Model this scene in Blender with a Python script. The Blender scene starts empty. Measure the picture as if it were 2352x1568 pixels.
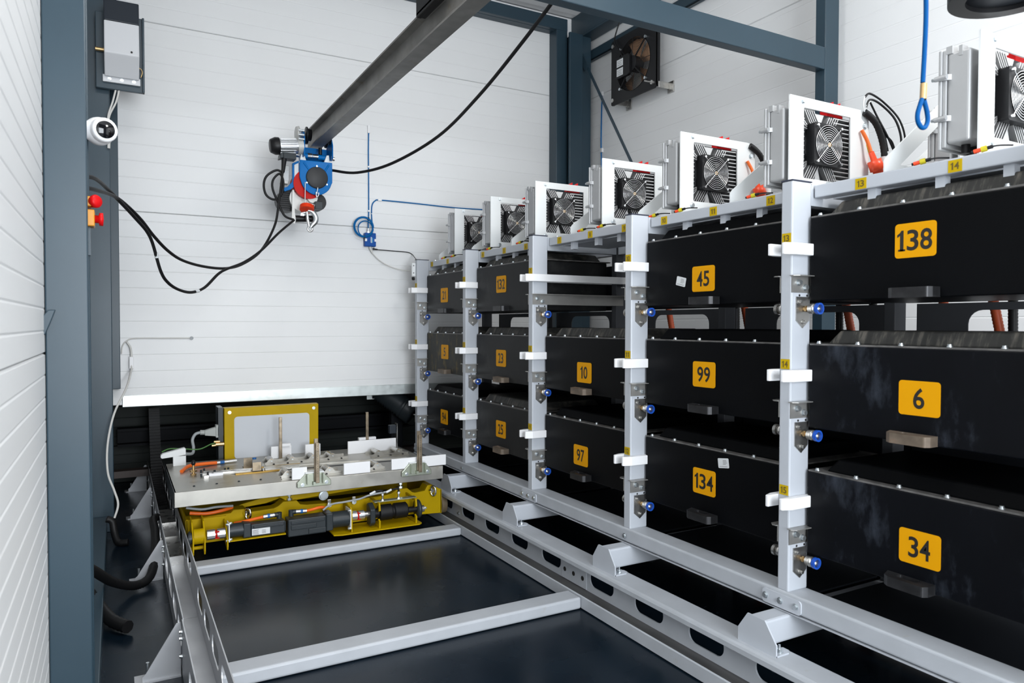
import bpy, bmesh, math, random
from mathutils import Vector, Matrix
random.seed(7)
PI = math.pi
C = bpy.context.scene.collection
SC = bpy.context.scene

# ------------------------------------------------------------------ camera
CAM_H = 1.29
cd = bpy.data.cameras.new('camera'); cam = bpy.data.objects.new('camera', cd); C.objects.link(cam)
cd.sensor_width = 36.0; cd.lens = 36.0*1643.86/2352.0
_y, _p, _r = math.radians(28.9459), math.radians(-1.3653), math.radians(0.113)
_f = Vector((math.sin(_y)*math.cos(_p), math.cos(_y)*math.cos(_p), math.sin(_p)))
_x = Vector((math.cos(_y), -math.sin(_y), 0)); _u = _x.cross(_f)
_x2 = _x*math.cos(_r)+_u*math.sin(_r); _u2 = -_x*math.sin(_r)+_u*math.cos(_r)
cam.matrix_world = Matrix(((_x2.x,_u2.x,-_f.x,0),(_x2.y,_u2.y,-_f.y,0),(_x2.z,_u2.z,-_f.z,CAM_H),(0,0,0,1)))
cd.clip_start = 0.05; cd.clip_end = 60
cd.dof.use_dof = True; cd.dof.focus_distance = 3.6; cd.dof.aperture_fstop = 5.0
SC.camera = cam

# ------------------------------------------------------------------ light
w = bpy.data.worlds.new('world'); SC.world = w; w.use_nodes = True
bg = w.node_tree.nodes['Background']; bg.inputs[0].default_value = (0.72,0.83,1.0,1); bg.inputs[1].default_value = 0.12
def area(name, loc, target, sx, sy, power, col):
    l = bpy.data.lights.new(name, 'AREA'); l.shape = 'RECTANGLE'; l.size = sx; l.size_y = sy
    l.energy = power; l.color = col
    o = bpy.data.objects.new(name, l); C.objects.link(o); o.location = loc
    d = Vector(target)-Vector(loc); o.rotation_euler = d.to_track_quat('-Z','Y').to_euler()
    return o
area('open_door_daylight', (1.05,-2.55,1.6), (1.7,4,1.6), 2.3, 2.6, 212, (0.89,0.945,1.0))
area('ceiling_lamp', (2.7,-0.3,3.9), (2.0,0.4,0), 0.7, 1.6, 84, (1.0,0.985,0.96))
area('ceiling_lamp', (0.45,1.9,3.95), (1.2,2.1,0), 0.5, 1.6, 33, (1.0,0.985,0.96))
SC.view_settings.view_transform = 'Standard'; SC.view_settings.look = 'None'
SC.view_settings.gamma = 1; SC.view_settings.use_curve_mapping = False
SC.view_settings.exposure = 0.48
SC.cycles.use_denoising = True
SC.cycles.max_bounces = 8

# ------------------------------------------------------------------ materials
def mat(name, col, rough=0.5, metal=0.0, var=0.0, vscale=8.0, dirt=None, dirt_amt=0.0, dscale=6.0, stretch=(1,1,1), bump=0.0, bscale=60.0, coat=0.0, rvar=0.0, spec=0.5):
    m = bpy.data.materials.new(name); m.use_nodes = True
    nt = m.node_tree; b = nt.nodes['Principled BSDF']
    b.inputs['Roughness'].default_value = rough; b.inputs['Metallic'].default_value = metal
    b.inputs['Specular IOR Level'].default_value = spec
    if coat: b.inputs['Coat Weight'].default_value = coat; b.inputs['Coat Roughness'].default_value = 0.15
    b.inputs['Base Color'].default_value = (*col,1)
    if not (var or dirt or bump or rvar): return m
    tc = nt.nodes.new('ShaderNodeTexCoord'); mp = nt.nodes.new('ShaderNodeMapping')
    mp.inputs['Scale'].default_value = stretch
    nt.links.new(tc.outputs['Object'], mp.inputs['Vector'])
    src = None
    if var or rvar:
        n = nt.nodes.new('ShaderNodeTexNoise'); n.inputs['Scale'].default_value = vscale; n.inputs['Detail'].default_value = 5
        nt.links.new(mp.outputs[0], n.inputs['Vector'])
    if var:
        r = nt.nodes.new('ShaderNodeValToRGB')
        r.color_ramp.elements[0].position = 0.3; r.color_ramp.elements[1].position = 0.7
        r.color_ramp.elements[0].color = (*[c*(1-var) for c in col],1); r.color_ramp.elements[1].color = (*[min(1,c*(1+var)) for c in col],1)
        nt.links.new(n.outputs['Fac'], r.inputs['Fac']); src = r.outputs['Color']
    if rvar:
        mr = nt.nodes.new('ShaderNodeMapRange'); mr.inputs['To Min'].default_value = max(0.02,rough-rvar); mr.inputs['To Max'].default_value = min(1,rough+rvar)
        mr.inputs['From Min'].default_value = 0.3; mr.inputs['From Max'].default_value = 0.7
        nt.links.new(n.outputs['Fac'], mr.inputs['Value']); nt.links.new(mr.outputs[0], b.inputs['Roughness'])
    if dirt:
        n2 = nt.nodes.new('ShaderNodeTexNoise'); n2.inputs['Scale'].default_value = dscale; n2.inputs['Detail'].default_value = 8; n2.inputs['Roughness'].default_value = 0.7
        nt.links.new(mp.outputs[0], n2.inputs['Vector'])
        r2 = nt.nodes.new('ShaderNodeValToRGB'); r2.color_ramp.elements[0].position = 0.66-dirt_amt*0.4; r2.color_ramp.elements[1].position = min(1,0.80-dirt_amt*0.3)
        nt.links.new(n2.outputs['Fac'], r2.inputs['Fac'])
        mx = nt.nodes.new('ShaderNodeMix'); mx.data_type = 'RGBA'
        nt.links.new(r2.outputs['Color'], mx.inputs[0])
        if src: nt.links.new(src, mx.inputs[6])
        else: mx.inputs[6].default_value = (*col,1)
        mx.inputs[7].default_value = (*dirt,1); src = mx.outputs[2]
    if src: nt.links.new(src, b.inputs['Base Color'])
    if bump:
        n3 = nt.nodes.new('ShaderNodeTexNoise'); n3.inputs['Scale'].default_value = bscale; n3.inputs['Detail'].default_value = 3
        nt.links.new(mp.outputs[0], n3.inputs['Vector'])
        bp = nt.nodes.new('ShaderNodeBump'); bp.inputs['Strength'].default_value = bump; bp.inputs['Distance'].default_value = 0.004
        nt.links.new(n3.outputs['Fac'], bp.inputs['Height']); nt.links.new(bp.outputs[0], b.inputs['Normal'])
    return m
M = {}
M['wall'] = mat('wall_panel_white', (0.78,0.785,0.785), 0.45, var=0.015, vscale=1.5)
M['ceil'] = mat('ceiling_white', (0.74,0.74,0.74), 0.5)
M['galv'] = mat('galvanised_sheet', (0.64,0.68,0.67), 0.42, 0.8, var=0.06, vscale=22, rvar=0.08, bump=0.10, bscale=16)
M['steel'] = mat('blue_grey_steel_paint', (0.023,0.046,0.064), 0.34, var=0.06, vscale=3, spec=0.4)
M['ibeam'] = mat('mill_scale_steel', (0.17,0.165,0.155), 0.42, 0.3, var=0.25, vscale=9, dirt=(0.11,0.075,0.04), dirt_amt=0.22, dscale=11)
M['floor'] = mat('floor_sheet', (0.0045,0.010,0.017), 0.26, 0.0, var=0.15, vscale=2.5, rvar=0.06, bump=0.015, bscale=260, spec=0.20)
M['rack'] = mat('rack_light_grey_paint', (0.46,0.485,0.525), 0.42, var=0.02, vscale=4)
M['railp'] = mat('rail_light_grey_paint', (0.41,0.43,0.46), 0.45, var=0.05, vscale=9, dirt=(0.36,0.34,0.31), dirt_amt=0.03, dscale=14)
M['worn'] = mat('worn_running_surface', (0.13,0.125,0.12), 0.35, 0.75, var=0.3, vscale=5, stretch=(6,0.6,1))
M['trayp'] = mat('tray_grey_metal', (0.46,0.47,0.49), 0.38, 0.35, var=0.08, vscale=6)
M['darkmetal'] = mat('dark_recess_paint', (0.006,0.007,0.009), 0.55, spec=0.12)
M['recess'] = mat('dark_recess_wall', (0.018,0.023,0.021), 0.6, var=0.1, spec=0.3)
M['black'] = mat('black_plastic', (0.007,0.007,0.008), 0.42, spec=0.3)
M['rubber'] = mat('black_rubber', (0.006,0.006,0.0065), 0.5, spec=0.3)
M['capb'] = mat('blue_grey_cap', (0.03,0.035,0.06), 0.5)
M['pack'] = mat('pack_black_powder', (0.0016,0.0019,0.0026), 0.42, var=0.2, vscale=3, bump=0.06, bscale=220, spec=0.10)
M['packdust'] = mat('pack_black_dusty', (0.010,0.0105,0.011), 0.55, var=0.3, vscale=4, dirt=(0.034,0.034,0.033), dirt_amt=0.24, dscale=3.5, bump=0.06, bscale=220, spec=0.3)
M['packmud'] = mat('pack_black_mud_specks', (0.032,0.032,0.029), 0.62, var=0.3, vscale=5, dirt=(0.15,0.115,0.04), dirt_amt=0.33, dscale=22, stretch=(1,1,0.45), spec=0.3)
M['packsmear'] = mat('pack_black_smeared', (0.0025,0.003,0.0045), 0.40, var=0.25, vscale=3, dirt=(0.032,0.038,0.050), dirt_amt=0.26, dscale=2.6, stretch=(1,2.2,1.0), bump=0.05, bscale=220, spec=0.14)
M['lid'] = mat('pack_lid_black', (0.0016,0.0018,0.0022), 0.55, var=0.2, vscale=5, spec=0.05)
M['liddust'] = mat('pack_lid_dusty', (0.026,0.026,0.024), 0.6, var=0.35, vscale=9, dirt=(0.11,0.10,0.085), dirt_amt=0.40, dscale=9, stretch=(1.5,4.5,0.5), spec=0.3)
M['edge'] = mat('pack_edge_worn', (0.13,0.125,0.12), 0.45, 0.3, var=0.5, vscale=20)
M['lug'] = mat('lug_dark_steel', (0.030,0.030,0.032), 0.4, 0.5, var=0.4, vscale=22)
M['lugrust'] = mat('lug_rusty_steel', (0.15,0.115,0.085), 0.6, 0.2, var=0.35, vscale=18, dirt=(0.17,0.055,0.028), dirt_amt=0.16, dscale=16)
M['orange'] = mat('orange_number_plate', (0.70,0.315,0.002), 0.5, spec=0.10)
M['sticker'] = mat('yellow_sticker', (0.50,0.34,0.003), 0.5, spec=0.15)
M['ink'] = mat('black_print', (0.012,0.011,0.010), 0.5)
M['stickerink'] = mat('brown_print', (0.12,0.08,0.01), 0.5)
M['white'] = mat('white_plastic', (0.82,0.82,0.83), 0.38)
M['whitepaint'] = mat('white_paint', (0.74,0.76,0.76), 0.40)
M['paper'] = mat('white_label', (0.66,0.68,0.69), 0.5)
M['print'] = mat('grey_print', (0.16,0.16,0.16), 0.6)
M['stainless'] = mat('stainless_steel', (0.50,0.49,0.47), 0.30, 0.95, var=0.12, vscale=20, rvar=0.08)
M['ledge'] = mat('brushed_ledge_steel', (0.42,0.41,0.39), 0.42, 0.75, var=0.1, vscale=14)
M['rearshade'] = mat('rear_grey_with_shade', (0.06,0.063,0.07), 0.5, spec=0.2)  # grey darkened so the shade at the rack's rear is in the colour
M['sling'] = mat('blue_sling_rope', (0.0005,0.065,0.22), 0.6, spec=0.1)
M['chrome'] = mat('chrome', (0.80,0.80,0.80), 0.16, 1.0)
M['zinc'] = mat('zinc_plated', (0.62,0.66,0.68), 0.28, 0.9)
M['brass'] = mat('brass', (0.62,0.42,0.20), 0.3, 0.9)
M['ring'] = mat('blue_ring', (0.010,0.075,0.42), 0.35)
M['castal'] = mat('cast_aluminium', (0.42,0.425,0.43), 0.42, 0.35, var=0.03)
M['final'] = mat('fin_aluminium', (0.55,0.55,0.55), 0.32, 0.85)
M['findark'] = mat('heatsink_dark_base', (0.05,0.05,0.052), 0.5, 0.6)  # plain dark grey base behind the bright fins
M['red'] = mat('red_plastic', (0.62,0.006,0.008), 0.4, spec=0.2)
M['redpl'] = mat('red_orange_plug', (0.75,0.060,0.012), 0.35)
M['yelpl'] = mat('yellow_plug', (0.50,0.42,0.008), 0.4)
M['orangec'] = mat('orange_cable', (0.80,0.14,0.012), 0.45)
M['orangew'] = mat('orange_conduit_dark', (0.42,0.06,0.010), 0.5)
M['blue'] = mat('hoist_blue_paint', (0.0,0.135,0.42), 0.36, spec=0.15)
M['bluecable'] = mat('blue_cable', (0.003,0.125,0.36), 0.5, spec=0.1)
M['bluebox'] = mat('blue_box', (0.002,0.07,0.32), 0.4, spec=0.2)
M['blueband'] = mat('blue_band', (0.010,0.11,0.34), 0.4)
M['yellow'] = mat('carriage_yellow_paint', (0.43,0.285,0.0), 0.45, var=0.07, vscale=6, spec=0.12)
M['yellow_edge'] = mat('yellow_edge_paint', (0.55,0.40,0.012), 0.4)
M['plate'] = mat('milled_plate', (0.40,0.385,0.35), 0.38, 0.85, var=0.12, vscale=7, dirt=(0.30,0.22,0.10), dirt_amt=0.10, dscale=5, stretch=(1,2.5,1), rvar=0.08)
M['greenzinc'] = mat('yellow_zinc', (0.40,0.43,0.35), 0.35, 0.7, var=0.12, vscale=18)
M['brownsteel'] = mat('oiled_steel', (0.26,0.21,0.15), 0.35, 0.85, var=0.35, vscale=25)
M['motor'] = mat('motor_dark_grey', (0.022,0.028,0.032), 0.40, var=0.08, spec=0.35)
M['silver'] = mat('silver_aluminium', (0.74,0.75,0.76), 0.24, 0.9)
M['whitecoat'] = mat('warm_white_cable', (0.62,0.61,0.58), 0.5)
M['greycable'] = mat('grey_cable', (0.30,0.32,0.33), 0.5)
M['greyplug'] = mat('grey_plug', (0.34,0.355,0.34), 0.5)
M['green'] = mat('green_cable', (0.05,0.16,0.03), 0.5)
M['wheel'] = mat('brown_wheel', (0.16,0.12,0.07), 0.5)
M['bronze'] = mat('bronze_blades', (0.55,0.32,0.19), 0.3, 0.85)
M['oilpatch'] = mat('yellow_brown_guide', (0.46,0.26,0.02), 0.4, 0.2, var=0.2, vscale=20)
M['heater_dark'] = mat('dark_top_cover', (0.022,0.028,0.037), 0.45, spec=0.3)
M['heater_white'] = mat('cover_light_grey', (0.66,0.67,0.69), 0.42)
M['lens'] = mat('dark_lens', (0.004,0.004,0.005), 0.08)
M['redblade'] = mat('red_hoist_part', (0.50,0.008,0.005), 0.4, spec=0.15)
M['redor'] = mat('orange_red_disc', (0.72,0.040,0.006), 0.4, spec=0.2)
M['castgrey'] = mat('hoist_cast_grey', (0.55,0.55,0.53), 0.4, 0.2)

# ------------------------------------------------------------------ mesh helpers
class MB:
    def __init__(s): s.v=[]; s.f=[]; s.sm=[]
    def add(s, vs, fs, smooth=False):
        o=len(s.v); s.v += [tuple(p) for p in vs]; s.f += [tuple(i+o for i in f) for f in fs]; s.sm += [smooth]*len(fs); return s
    def box(s, x0,x1,y0,y1,z0,z1):
        if x0>x1: x0,x1=x1,x0
        if y0>y1: y0,y1=y1,y0
        if z0>z1: z0,z1=z1,z0
        return s.add([(x0,y0,z0),(x1,y0,z0),(x1,y1,z0),(x0,y1,z0),(x0,y0,z1),(x1,y0,z1),(x1,y1,z1),(x0,y1,z1)],
              [(0,3,2,1),(4,5,6,7),(0,1,5,4),(1,2,6,5),(2,3,7,6),(3,0,4,7)])
    def cyl(s, p0, p1, r, n=16, r1=None, caps=True):
        p0=Vector(p0); p1=Vector(p1); d=(p1-p0).normalized(); r1 = r if r1 is None else r1
        a = d.orthogonal().normalized(); b = d.cross(a)
        ring=lambda p,rr:[p+(a*math.cos(2*PI*i/n)+b*math.sin(2*PI*i/n))*rr for i in range(n)]
        A=ring(p0,r); B=ring(p1,r1)
        s.add(A+B, [(i,(i+1)%n,n+(i+1)%n,n+i) for i in range(n)], n>6)
        if caps:
            s.add(A,[tuple(range(n-1,-1,-1))]); s.add(B,[tuple(range(n))])
        return s
    def ringdisc(s, p0, p1, ro, ri, n=24):
        p0=Vector(p0); p1=Vector(p1); d=(p1-p0).normalized(); a=d.orthogonal().normalized(); b=d.cross(a)
        R=lambda p,r:[p+(a*math.cos(2*PI*i/n)+b*math.sin(2*PI*i/n))*r for i in range(n)]
        q=[(i,(i+1)%n,n+(i+1)%n,n+i) for i in range(n)]
        s.add(R(p0,ro)+R(p1,ro), q, True); s.add(R(p1,ri)+R(p0,ri), q, True)
        s.add(R(p1,ro)+R(p1,ri), q); s.add(R(p0,ri)+R(p0,ro), q); return s
    def tube(s, pts, r, n=8, closed=False, caps=True, rf=None):
        P=[Vector(p) for p in pts]; m=len(P); T=[]
        for i in range(m):
            if closed: t=P[(i+1)%m]-P[i-1]
            else: t=P[min(i+1,m-1)]-P[max(i-1,0)]
            T.append(t.normalized())
        a=T[0].orthogonal().normalized(); vs=[]
        for i in range(m):
            a=(a-T[i]*a.dot(T[i])).normalized(); b=T[i].cross(a); rr = r if rf is None else rf(i)
            vs += [P[i]+(a*math.cos(2*PI*k/n)+b*math.sin(2*PI*k/n))*rr for k in range(n)]
        fs=[]
        for i in range(m if closed else m-1):
            j=(i+1)%m
            fs += [(i*n+k,i*n+(k+1)%n,j*n+(k+1)%n,j*n+k) for k in range(n)]
        s.add(vs,fs,True)
        if caps and not closed:
            s.add(vs[:n],[tuple(range(n-1,-1,-1))]); s.add(vs[-n:],[tuple(range(n))])
        return s
    def prism(s, poly, axis, a0, a1):
        # poly in the two other axes, in order (x:(y,z)  y:(x,z)  z:(x,y))
        def P(q,a): return {'x':(a,q[0],q[1]),'y':(q[0],a,q[1]),'z':(q[0],q[1],a)}[axis]
        n=len(poly); A=[P(q,a0) for q in poly]; B=[P(q,a1) for q in poly]
        s.add(A+B,[(i,(i+1)%n,n+(i+1)%n,n+i) for i in range(n)]+[tuple(range(n-1,-1,-1)),tuple(range(n,2*n))]); return s
    def sphere(s, c, r, n=12, m=8, sc=(1,1,1)):
        vs=[]; fs=[]
        for i in range(m+1):
            th=PI*i/m
            for k in range(n):
                ph=2*PI*k/n; vs.append((c[0]+r*sc[0]*math.sin(th)*math.cos(ph),c[1]+r*sc[1]*math.sin(th)*math.sin(ph),c[2]+r*sc[2]*math.cos(th)))
        for i in range(m):
            for k in range(n): fs.append((i*n+k,(i+1)*n+k,(i+1)*n+(k+1)%n,i*n+(k+1)%n))
        return s.add(vs,fs,True)
    def lathe(s, p0, axis, prof, n=20):
        # prof: (t along axis, r)
        p0=Vector(p0); d=Vector(axis).normalized(); a=d.orthogonal().normalized(); b=d.cross(a); vs=[]
        for t,r in prof: vs += [p0+d*t+(a*math.cos(2*PI*k/n)+b*math.sin(2*PI*k/n))*max(r,1e-5) for k in range(n)]
        fs=[(i*n+k,i*n+(k+1)%n,(i+1)*n+(k+1)%n,(i+1)*n+k) for i in range(len(prof)-1) for k in range(n)]
        return s.add(vs,fs,True)
    def merge(s, o, mtx=None):
        vs=[(mtx@Vector(p)) if mtx else p for p in o.v]; k=len(s.v)
        s.v += [tuple(p) for p in vs]; s.f += [tuple(i+k for i in f) for f in o.f]; s.sm += o.sm; return s
    def mesh(s, name):
        me=bpy.data.meshes.new(name); me.from_pydata(s.v,[],s.f); 
        bm=bmesh.new(); bm.from_mesh(me); bmesh.ops.recalc_face_normals(bm, faces=bm.faces)
        bm.to_mesh(me); bm.free()
        for p,q in zip(me.polygons,s.sm): p.use_smooth=q
        me.update(); return me
def put(name, me, m, parent=None, bev=0.0, seg=2):
    if isinstance(me, MB): me = me.mesh(name)
    if not me.materials: me.materials.append(M[m] if isinstance(m,str) else m)
    o=bpy.data.objects.new(name, me); C.objects.link(o)
    if parent: o.parent=parent
    if bev:
        b=o.modifiers.new('bevel','BEVEL'); b.width=bev; b.segments=seg; b.limit_method='ANGLE'; b.angle_limit=math.radians(50)
        b.harden_normals=False
    return o
def tag(o, label=None, cat=None, group=None, kind=None):
    if label: o['label']=label
    if cat: o['category']=cat
    if group: o['group']=group
    if kind: o['kind']=kind
    return o
def empty(name, loc=(0,0,0), rz=0):
    o=bpy.data.objects.new(name,None); C.objects.link(o); o.location=loc; o.rotation_euler=(0,0,rz); o.empty_display_size=0.1
    return o
def thing(name, label, cat, loc=(0,0,0), group=None):
    return tag(empty(name,loc),label,cat,group)
def dup(o, parent=None):
    c=o.copy(); C.objects.link(c)
    if parent: c.parent=parent; c.matrix_parent_inverse=o.matrix_parent_inverse.copy()
    for ch in list(o.children): dup(ch,c)
    return c
def flat(outline, holes, t, axis, a0):
    """plate with holes: outline/holes are 2D loops; extruded by t along axis from a0"""
    cu=bpy.data.curves.new('tmp','CURVE'); cu.dimensions='2D'; cu.fill_mode='BOTH'; cu.extrude=t/2
    for loop in [outline]+list(holes):
        sp=cu.splines.new('POLY'); sp.points.add(len(loop)-1)
        for p,q in zip(sp.points,loop): p.co=(q[0],q[1],0,1)
        sp.use_cyclic_u=True
    ob=bpy.data.objects.new('tmp',cu); me=bpy.data.meshes.new_from_object(ob)
    vs=[]
    for v in me.vertices:
        x,y,z=v.co; a=a0+t/2+z
        vs.append({'x':(a,x,y),'y':(x,a,y),'z':(x,y,a)}[axis])
    fs=[tuple(p.vertices) for p in me.polygons]
    bpy.data.objects.remove(ob); bpy.data.curves.remove(cu); bpy.data.meshes.remove(me)
    return MB().add(vs,fs)
def circ(cx,cy,r,n=24): return [(cx+r*math.cos(2*PI*i/n),cy+r*math.sin(2*PI*i/n)) for i in range(n)]
def rrect(x0,x1,y0,y1,r,n=5,corners=(1,1,1,1)):
    o=[]
    for (cx,cy,a0,on) in ((x0,y0,PI,corners[0]),(x1,y0,1.5*PI,corners[1]),(x1,y1,0,corners[2]),(x0,y1,0.5*PI,corners[3])):
        if not on: o.append((cx,cy)); continue
        ccx = cx+r if cx==x0 else cx-r; ccy = cy+r if cy==y0 else cy-r
        o += [(ccx+r*math.cos(a0+i*PI/2/n), ccy+r*math.sin(a0+i*PI/2/n)) for i in range(n+1)]
    return o
def spline(pts, k=6):
    P=[Vector(p) for p in pts]; out=[]
    for i in range(len(P)-1):
        p0=P[max(i-1,0)];p1=P[i];p2=P[i+1];p3=P[min(i+2,len(P)-1)]
        for j in range(k):
            t=j/k; out.append(0.5*((2*p1)+(p2-p0)*t+(2*p0-5*p1+4*p2-p3)*t*t+(3*p1-p0-3*p2+p3)*t**3))
    out.append(P[-1]); return out
_tc={}
def textmesh(body, w, h, bold=0.0):
    """text mesh centred on origin in XY, fitted to w x h"""
    cu=bpy.data.curves.new('tmp','FONT'); cu.body=body; cu.align_x='CENTER'; cu.size=1; cu.extrude=0.0; cu.offset=bold; cu.resolution_u=4
    ob=bpy.data.objects.new('tmp',cu); me=bpy.data.meshes.new_from_object(ob)
    xs=[v.co.x for v in me.vertices]; ys=[v.co.y for v in me.vertices]
    cx=(max(xs)+min(xs))/2; cy=(max(ys)+min(ys))/2; sx=w/(max(xs)-min(xs)); sy=h/(max(ys)-min(ys))
    vs=[((v.co.x-cx)*sx,(v.co.y-cy)*sy) for v in me.vertices]; fs=[tuple(p.vertices) for p in me.polygons]
    bpy.data.objects.remove(ob); bpy.data.curves.remove(cu); bpy.data.meshes.remove(me)
    return vs,fs
def text_on(body,w,h,plane,a,cx,cz,bold=0.0):
    """plane '-x': surface faces -X, reads with image-right = -Y ; plane '-y': faces -Y, right = +X"""
    vs,fs=textmesh(body,w,h,bold)
    if plane=='-x': q=[(a,cx-x,cz+y) for x,y in vs]
    else: q=[(cx+x,a,cz+y) for x,y in vs]
    return MB().add(q,fs)
DIG={}
def digits(body, w, h, plane, a, cx, cz, bold=0.018, serif=False, gap=0.14):
    """number built digit by digit, condensed, with a flagged 1"""
    n=len(body); ws=[0.62 if c=='1' else 1.0 for c in body]; tot=sum(ws)+gap*(n-1); u=w/tot; x=-w/2; out=MB()
    for c,k in zip(body,ws):
        cw=u*k
        if c=='1':
            t=0.30*u; sx=x+cw*(0.5 if serif else 0.62)-t/2
            P=[[(sx,-h/2),(sx+t,-h/2),(sx+t,h/2),(sx+t*0.35,h/2),(sx,h/2-0.10*h)],[(sx,h/2-0.10*h),(sx,h/2-0.24*h),(sx-0.26*u,h/2-0.33*h),(sx-0.26*u,h/2-0.20*h)]]
            if serif: P.append([(x,-h/2),(x+cw,-h/2),(x+cw,-h/2+0.09*h),(x,-h/2+0.09*h)])
            for q in P:
                v=[((a,cx-p[0],cz+p[1]) if plane=='-x' else (cx+p[0],a,cz+p[1])) for p in q]
                out.add(v,[tuple(range(len(q)))])
        else:
            vs,fs=textmesh(c,cw,h,bold)
            out.add([((a,cx-(x+cw/2+p),cz+q) if plane=='-x' else (cx+x+cw/2+p,a,cz+q)) for p,q in vs],fs)
        x+=cw+gap*u
    return out
def bolt(mb, p, d, r=0.008, h=0.006, n=6):
    p=Vector(p); d=Vector(d).normalized()
    mb.cyl(p, p+d*h*0.3, r*1.35, 12); mb.cyl(p+d*h*0.3, p+d*h, r, n); return mb

# ------------------------------------------------------------------ room shell
XL, XR, YB, ZC = -0.178, 3.75, 5.42, 4.03
def rib_profile(d0, sgn, z0, z1, thick, pitch=0.112):
    """closed (depth,z) profile of a wall panel: shallow ribs, recessed edges"""
    p=[(d0+sgn*0.006,z0+0.001),(d0,z0+0.005)]
    z=z0+pitch
    while z < z1-0.03:
        p += [(d0,z-0.0045),(d0+sgn*0.0018,z),(d0,z+0.0045)]; z += pitch
    p += [(d0,z1-0.005),(d0+sgn*0.006,z1-0.001),(d0+sgn*thick,z1-0.0015),(d0+sgn*thick,z0+0.0015)]
    return p
def struct(name, label, cat='wall', loc=(0,0,0)):
    return tag(empty(name,loc),label,cat,kind='structure')
def smesh(name, mb, m, label, cat, bev=0.0):
    return tag(put(name,mb,m,bev=bev),label,cat,kind='structure')

smesh('floor', MB().box(-0.6,4.2,-2.6,8.0,-0.06,0.0), 'floor', 'dark blue-grey sheet metal floor with a dull sheen', 'floor')
smesh('ceiling', MB().prism([(x,ZC+(0.012 if (i%4) in (1,2) else 0)) for i,x in enumerate([ -0.6+0.06*k for k in range(0,104)])][::1]+[(5.58,ZC+0.08),(-0.6,ZC+0.08)], 'x', -0.6, 4.0), 'ceil', 'white ribbed ceiling panels above the steel frame', 'ceiling')
wb = struct('wall_back','white wall of ribbed sandwich panels ending above a dark opening')
for z0,z1 in ((0.745,2.04),(2.04,3.311),(3.311,ZC)):
    put('panel', MB().prism(rib_profile(YB,1,z0,z1,0.05),'x',XL-0.05,XR+0.05), 'wall', wb)
put('bottom_strip', MB().box(0.03,2.75,YB-0.006,YB+0.06,0.732,0.812), 'galv', wb, bev=0.004)['label']='galvanised edge strip under the panels'
wr = struct('wall_right','white ribbed panel wall behind the rack, carrying the black fan')
for z0,z1 in ((0,0.77),(0.77,2.04),(2.04,3.311),(3.311,ZC)):
    put('panel', MB().prism(rib_profile(XR,1,z0,z1,0.05),'y',-2.6,YB+0.05), 'wall', wr)
wl = struct('wall_left','white ribbed panel wall beside the near steel column')
for z0,z1 in ((0,1.205),(1.205,2.475),(2.475,3.745),(3.745,ZC)):
    put('panel', MB().prism(rib_profile(XL,-1,z0,z1,0.05,0.0635),'y',-2.6,YB+0.05), 'wall', wl)
# dark space beyond the opening under the back wall
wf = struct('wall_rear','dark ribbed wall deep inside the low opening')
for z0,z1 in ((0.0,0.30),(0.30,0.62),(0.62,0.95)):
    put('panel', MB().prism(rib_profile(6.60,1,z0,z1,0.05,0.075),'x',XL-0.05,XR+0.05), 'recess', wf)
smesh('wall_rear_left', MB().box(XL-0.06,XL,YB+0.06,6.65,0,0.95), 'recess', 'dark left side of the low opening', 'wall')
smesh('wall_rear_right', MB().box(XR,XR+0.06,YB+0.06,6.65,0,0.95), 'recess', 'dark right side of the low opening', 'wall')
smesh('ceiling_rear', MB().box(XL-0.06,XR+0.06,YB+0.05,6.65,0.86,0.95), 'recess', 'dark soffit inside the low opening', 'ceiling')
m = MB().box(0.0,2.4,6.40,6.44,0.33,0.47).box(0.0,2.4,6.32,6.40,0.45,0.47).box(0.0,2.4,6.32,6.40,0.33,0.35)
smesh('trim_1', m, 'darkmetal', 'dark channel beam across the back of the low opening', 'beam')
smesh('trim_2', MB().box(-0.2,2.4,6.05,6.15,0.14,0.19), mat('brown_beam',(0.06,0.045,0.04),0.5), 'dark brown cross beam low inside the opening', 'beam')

# steel frame
def hcol(name, x0,x1,y0,y1, z1, label, tf=0.014, tw=0.012, web='y'):
    m=MB()
    if web=='y':
        c=(x0+x1)/2; m.box(x0,x1,y0,y0+tf,0,z1).box(x0,x1,y1-tf,y1,0,z1).box(c-tw/2,c+tw/2,y0+tf,y1-tf,0,z1)
    else:
        c=(y0+y1)/2; m.box(x0,x0+tf,y0,y1,0,z1).box(x1-tf,x1,y0,y1,0,z1).box(x0+tf,x1-tf,c-tw/2,c+tw/2,0,z1)
    return smesh(name,m,'steel',label,'column',bev=0.004)
hcol('steel_column',-0.1765,-0.0690,2.42,2.60,ZC,'tall blue-grey steel column in the left foreground')
hcol('steel_column',-0.176,-0.022,5.06,5.24,ZC,'blue-grey corner column behind the heater and the camera')
smesh('trim_3', MB().box(-0.045,0.022,5.345,5.42,0.862,ZC), 'steel', 'blue-grey vertical trim strip on the left end of the back wall', 'trim', bev=0.003)
smesh('corner_column', MB().box(3.368,3.48,5.30,5.42,0,3.85).box(3.48,3.53,5.385,5.42,0,3.85).box(3.45,3.585,5.215,5.24,0,3.815).box(3.50,3.52,5.24,5.40,0,3.815).box(3.585,3.69,5.24,5.40,0,3.815), 'steel', 'blue-grey double column in the far right corner', 'column', bev=0.004)
smesh('steel_column', MB().box(3.55,3.667,2.738,2.806,0,ZC), 'steel', 'blue-grey square column on the right beyond the rack', 'column', bev=0.005)
smesh('steel_beam', MB().box(XL,3.55,2.738,2.803,2.746,2.872), 'steel', 'blue-grey cross beam running into the right column', 'beam', bev=0.005)
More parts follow.
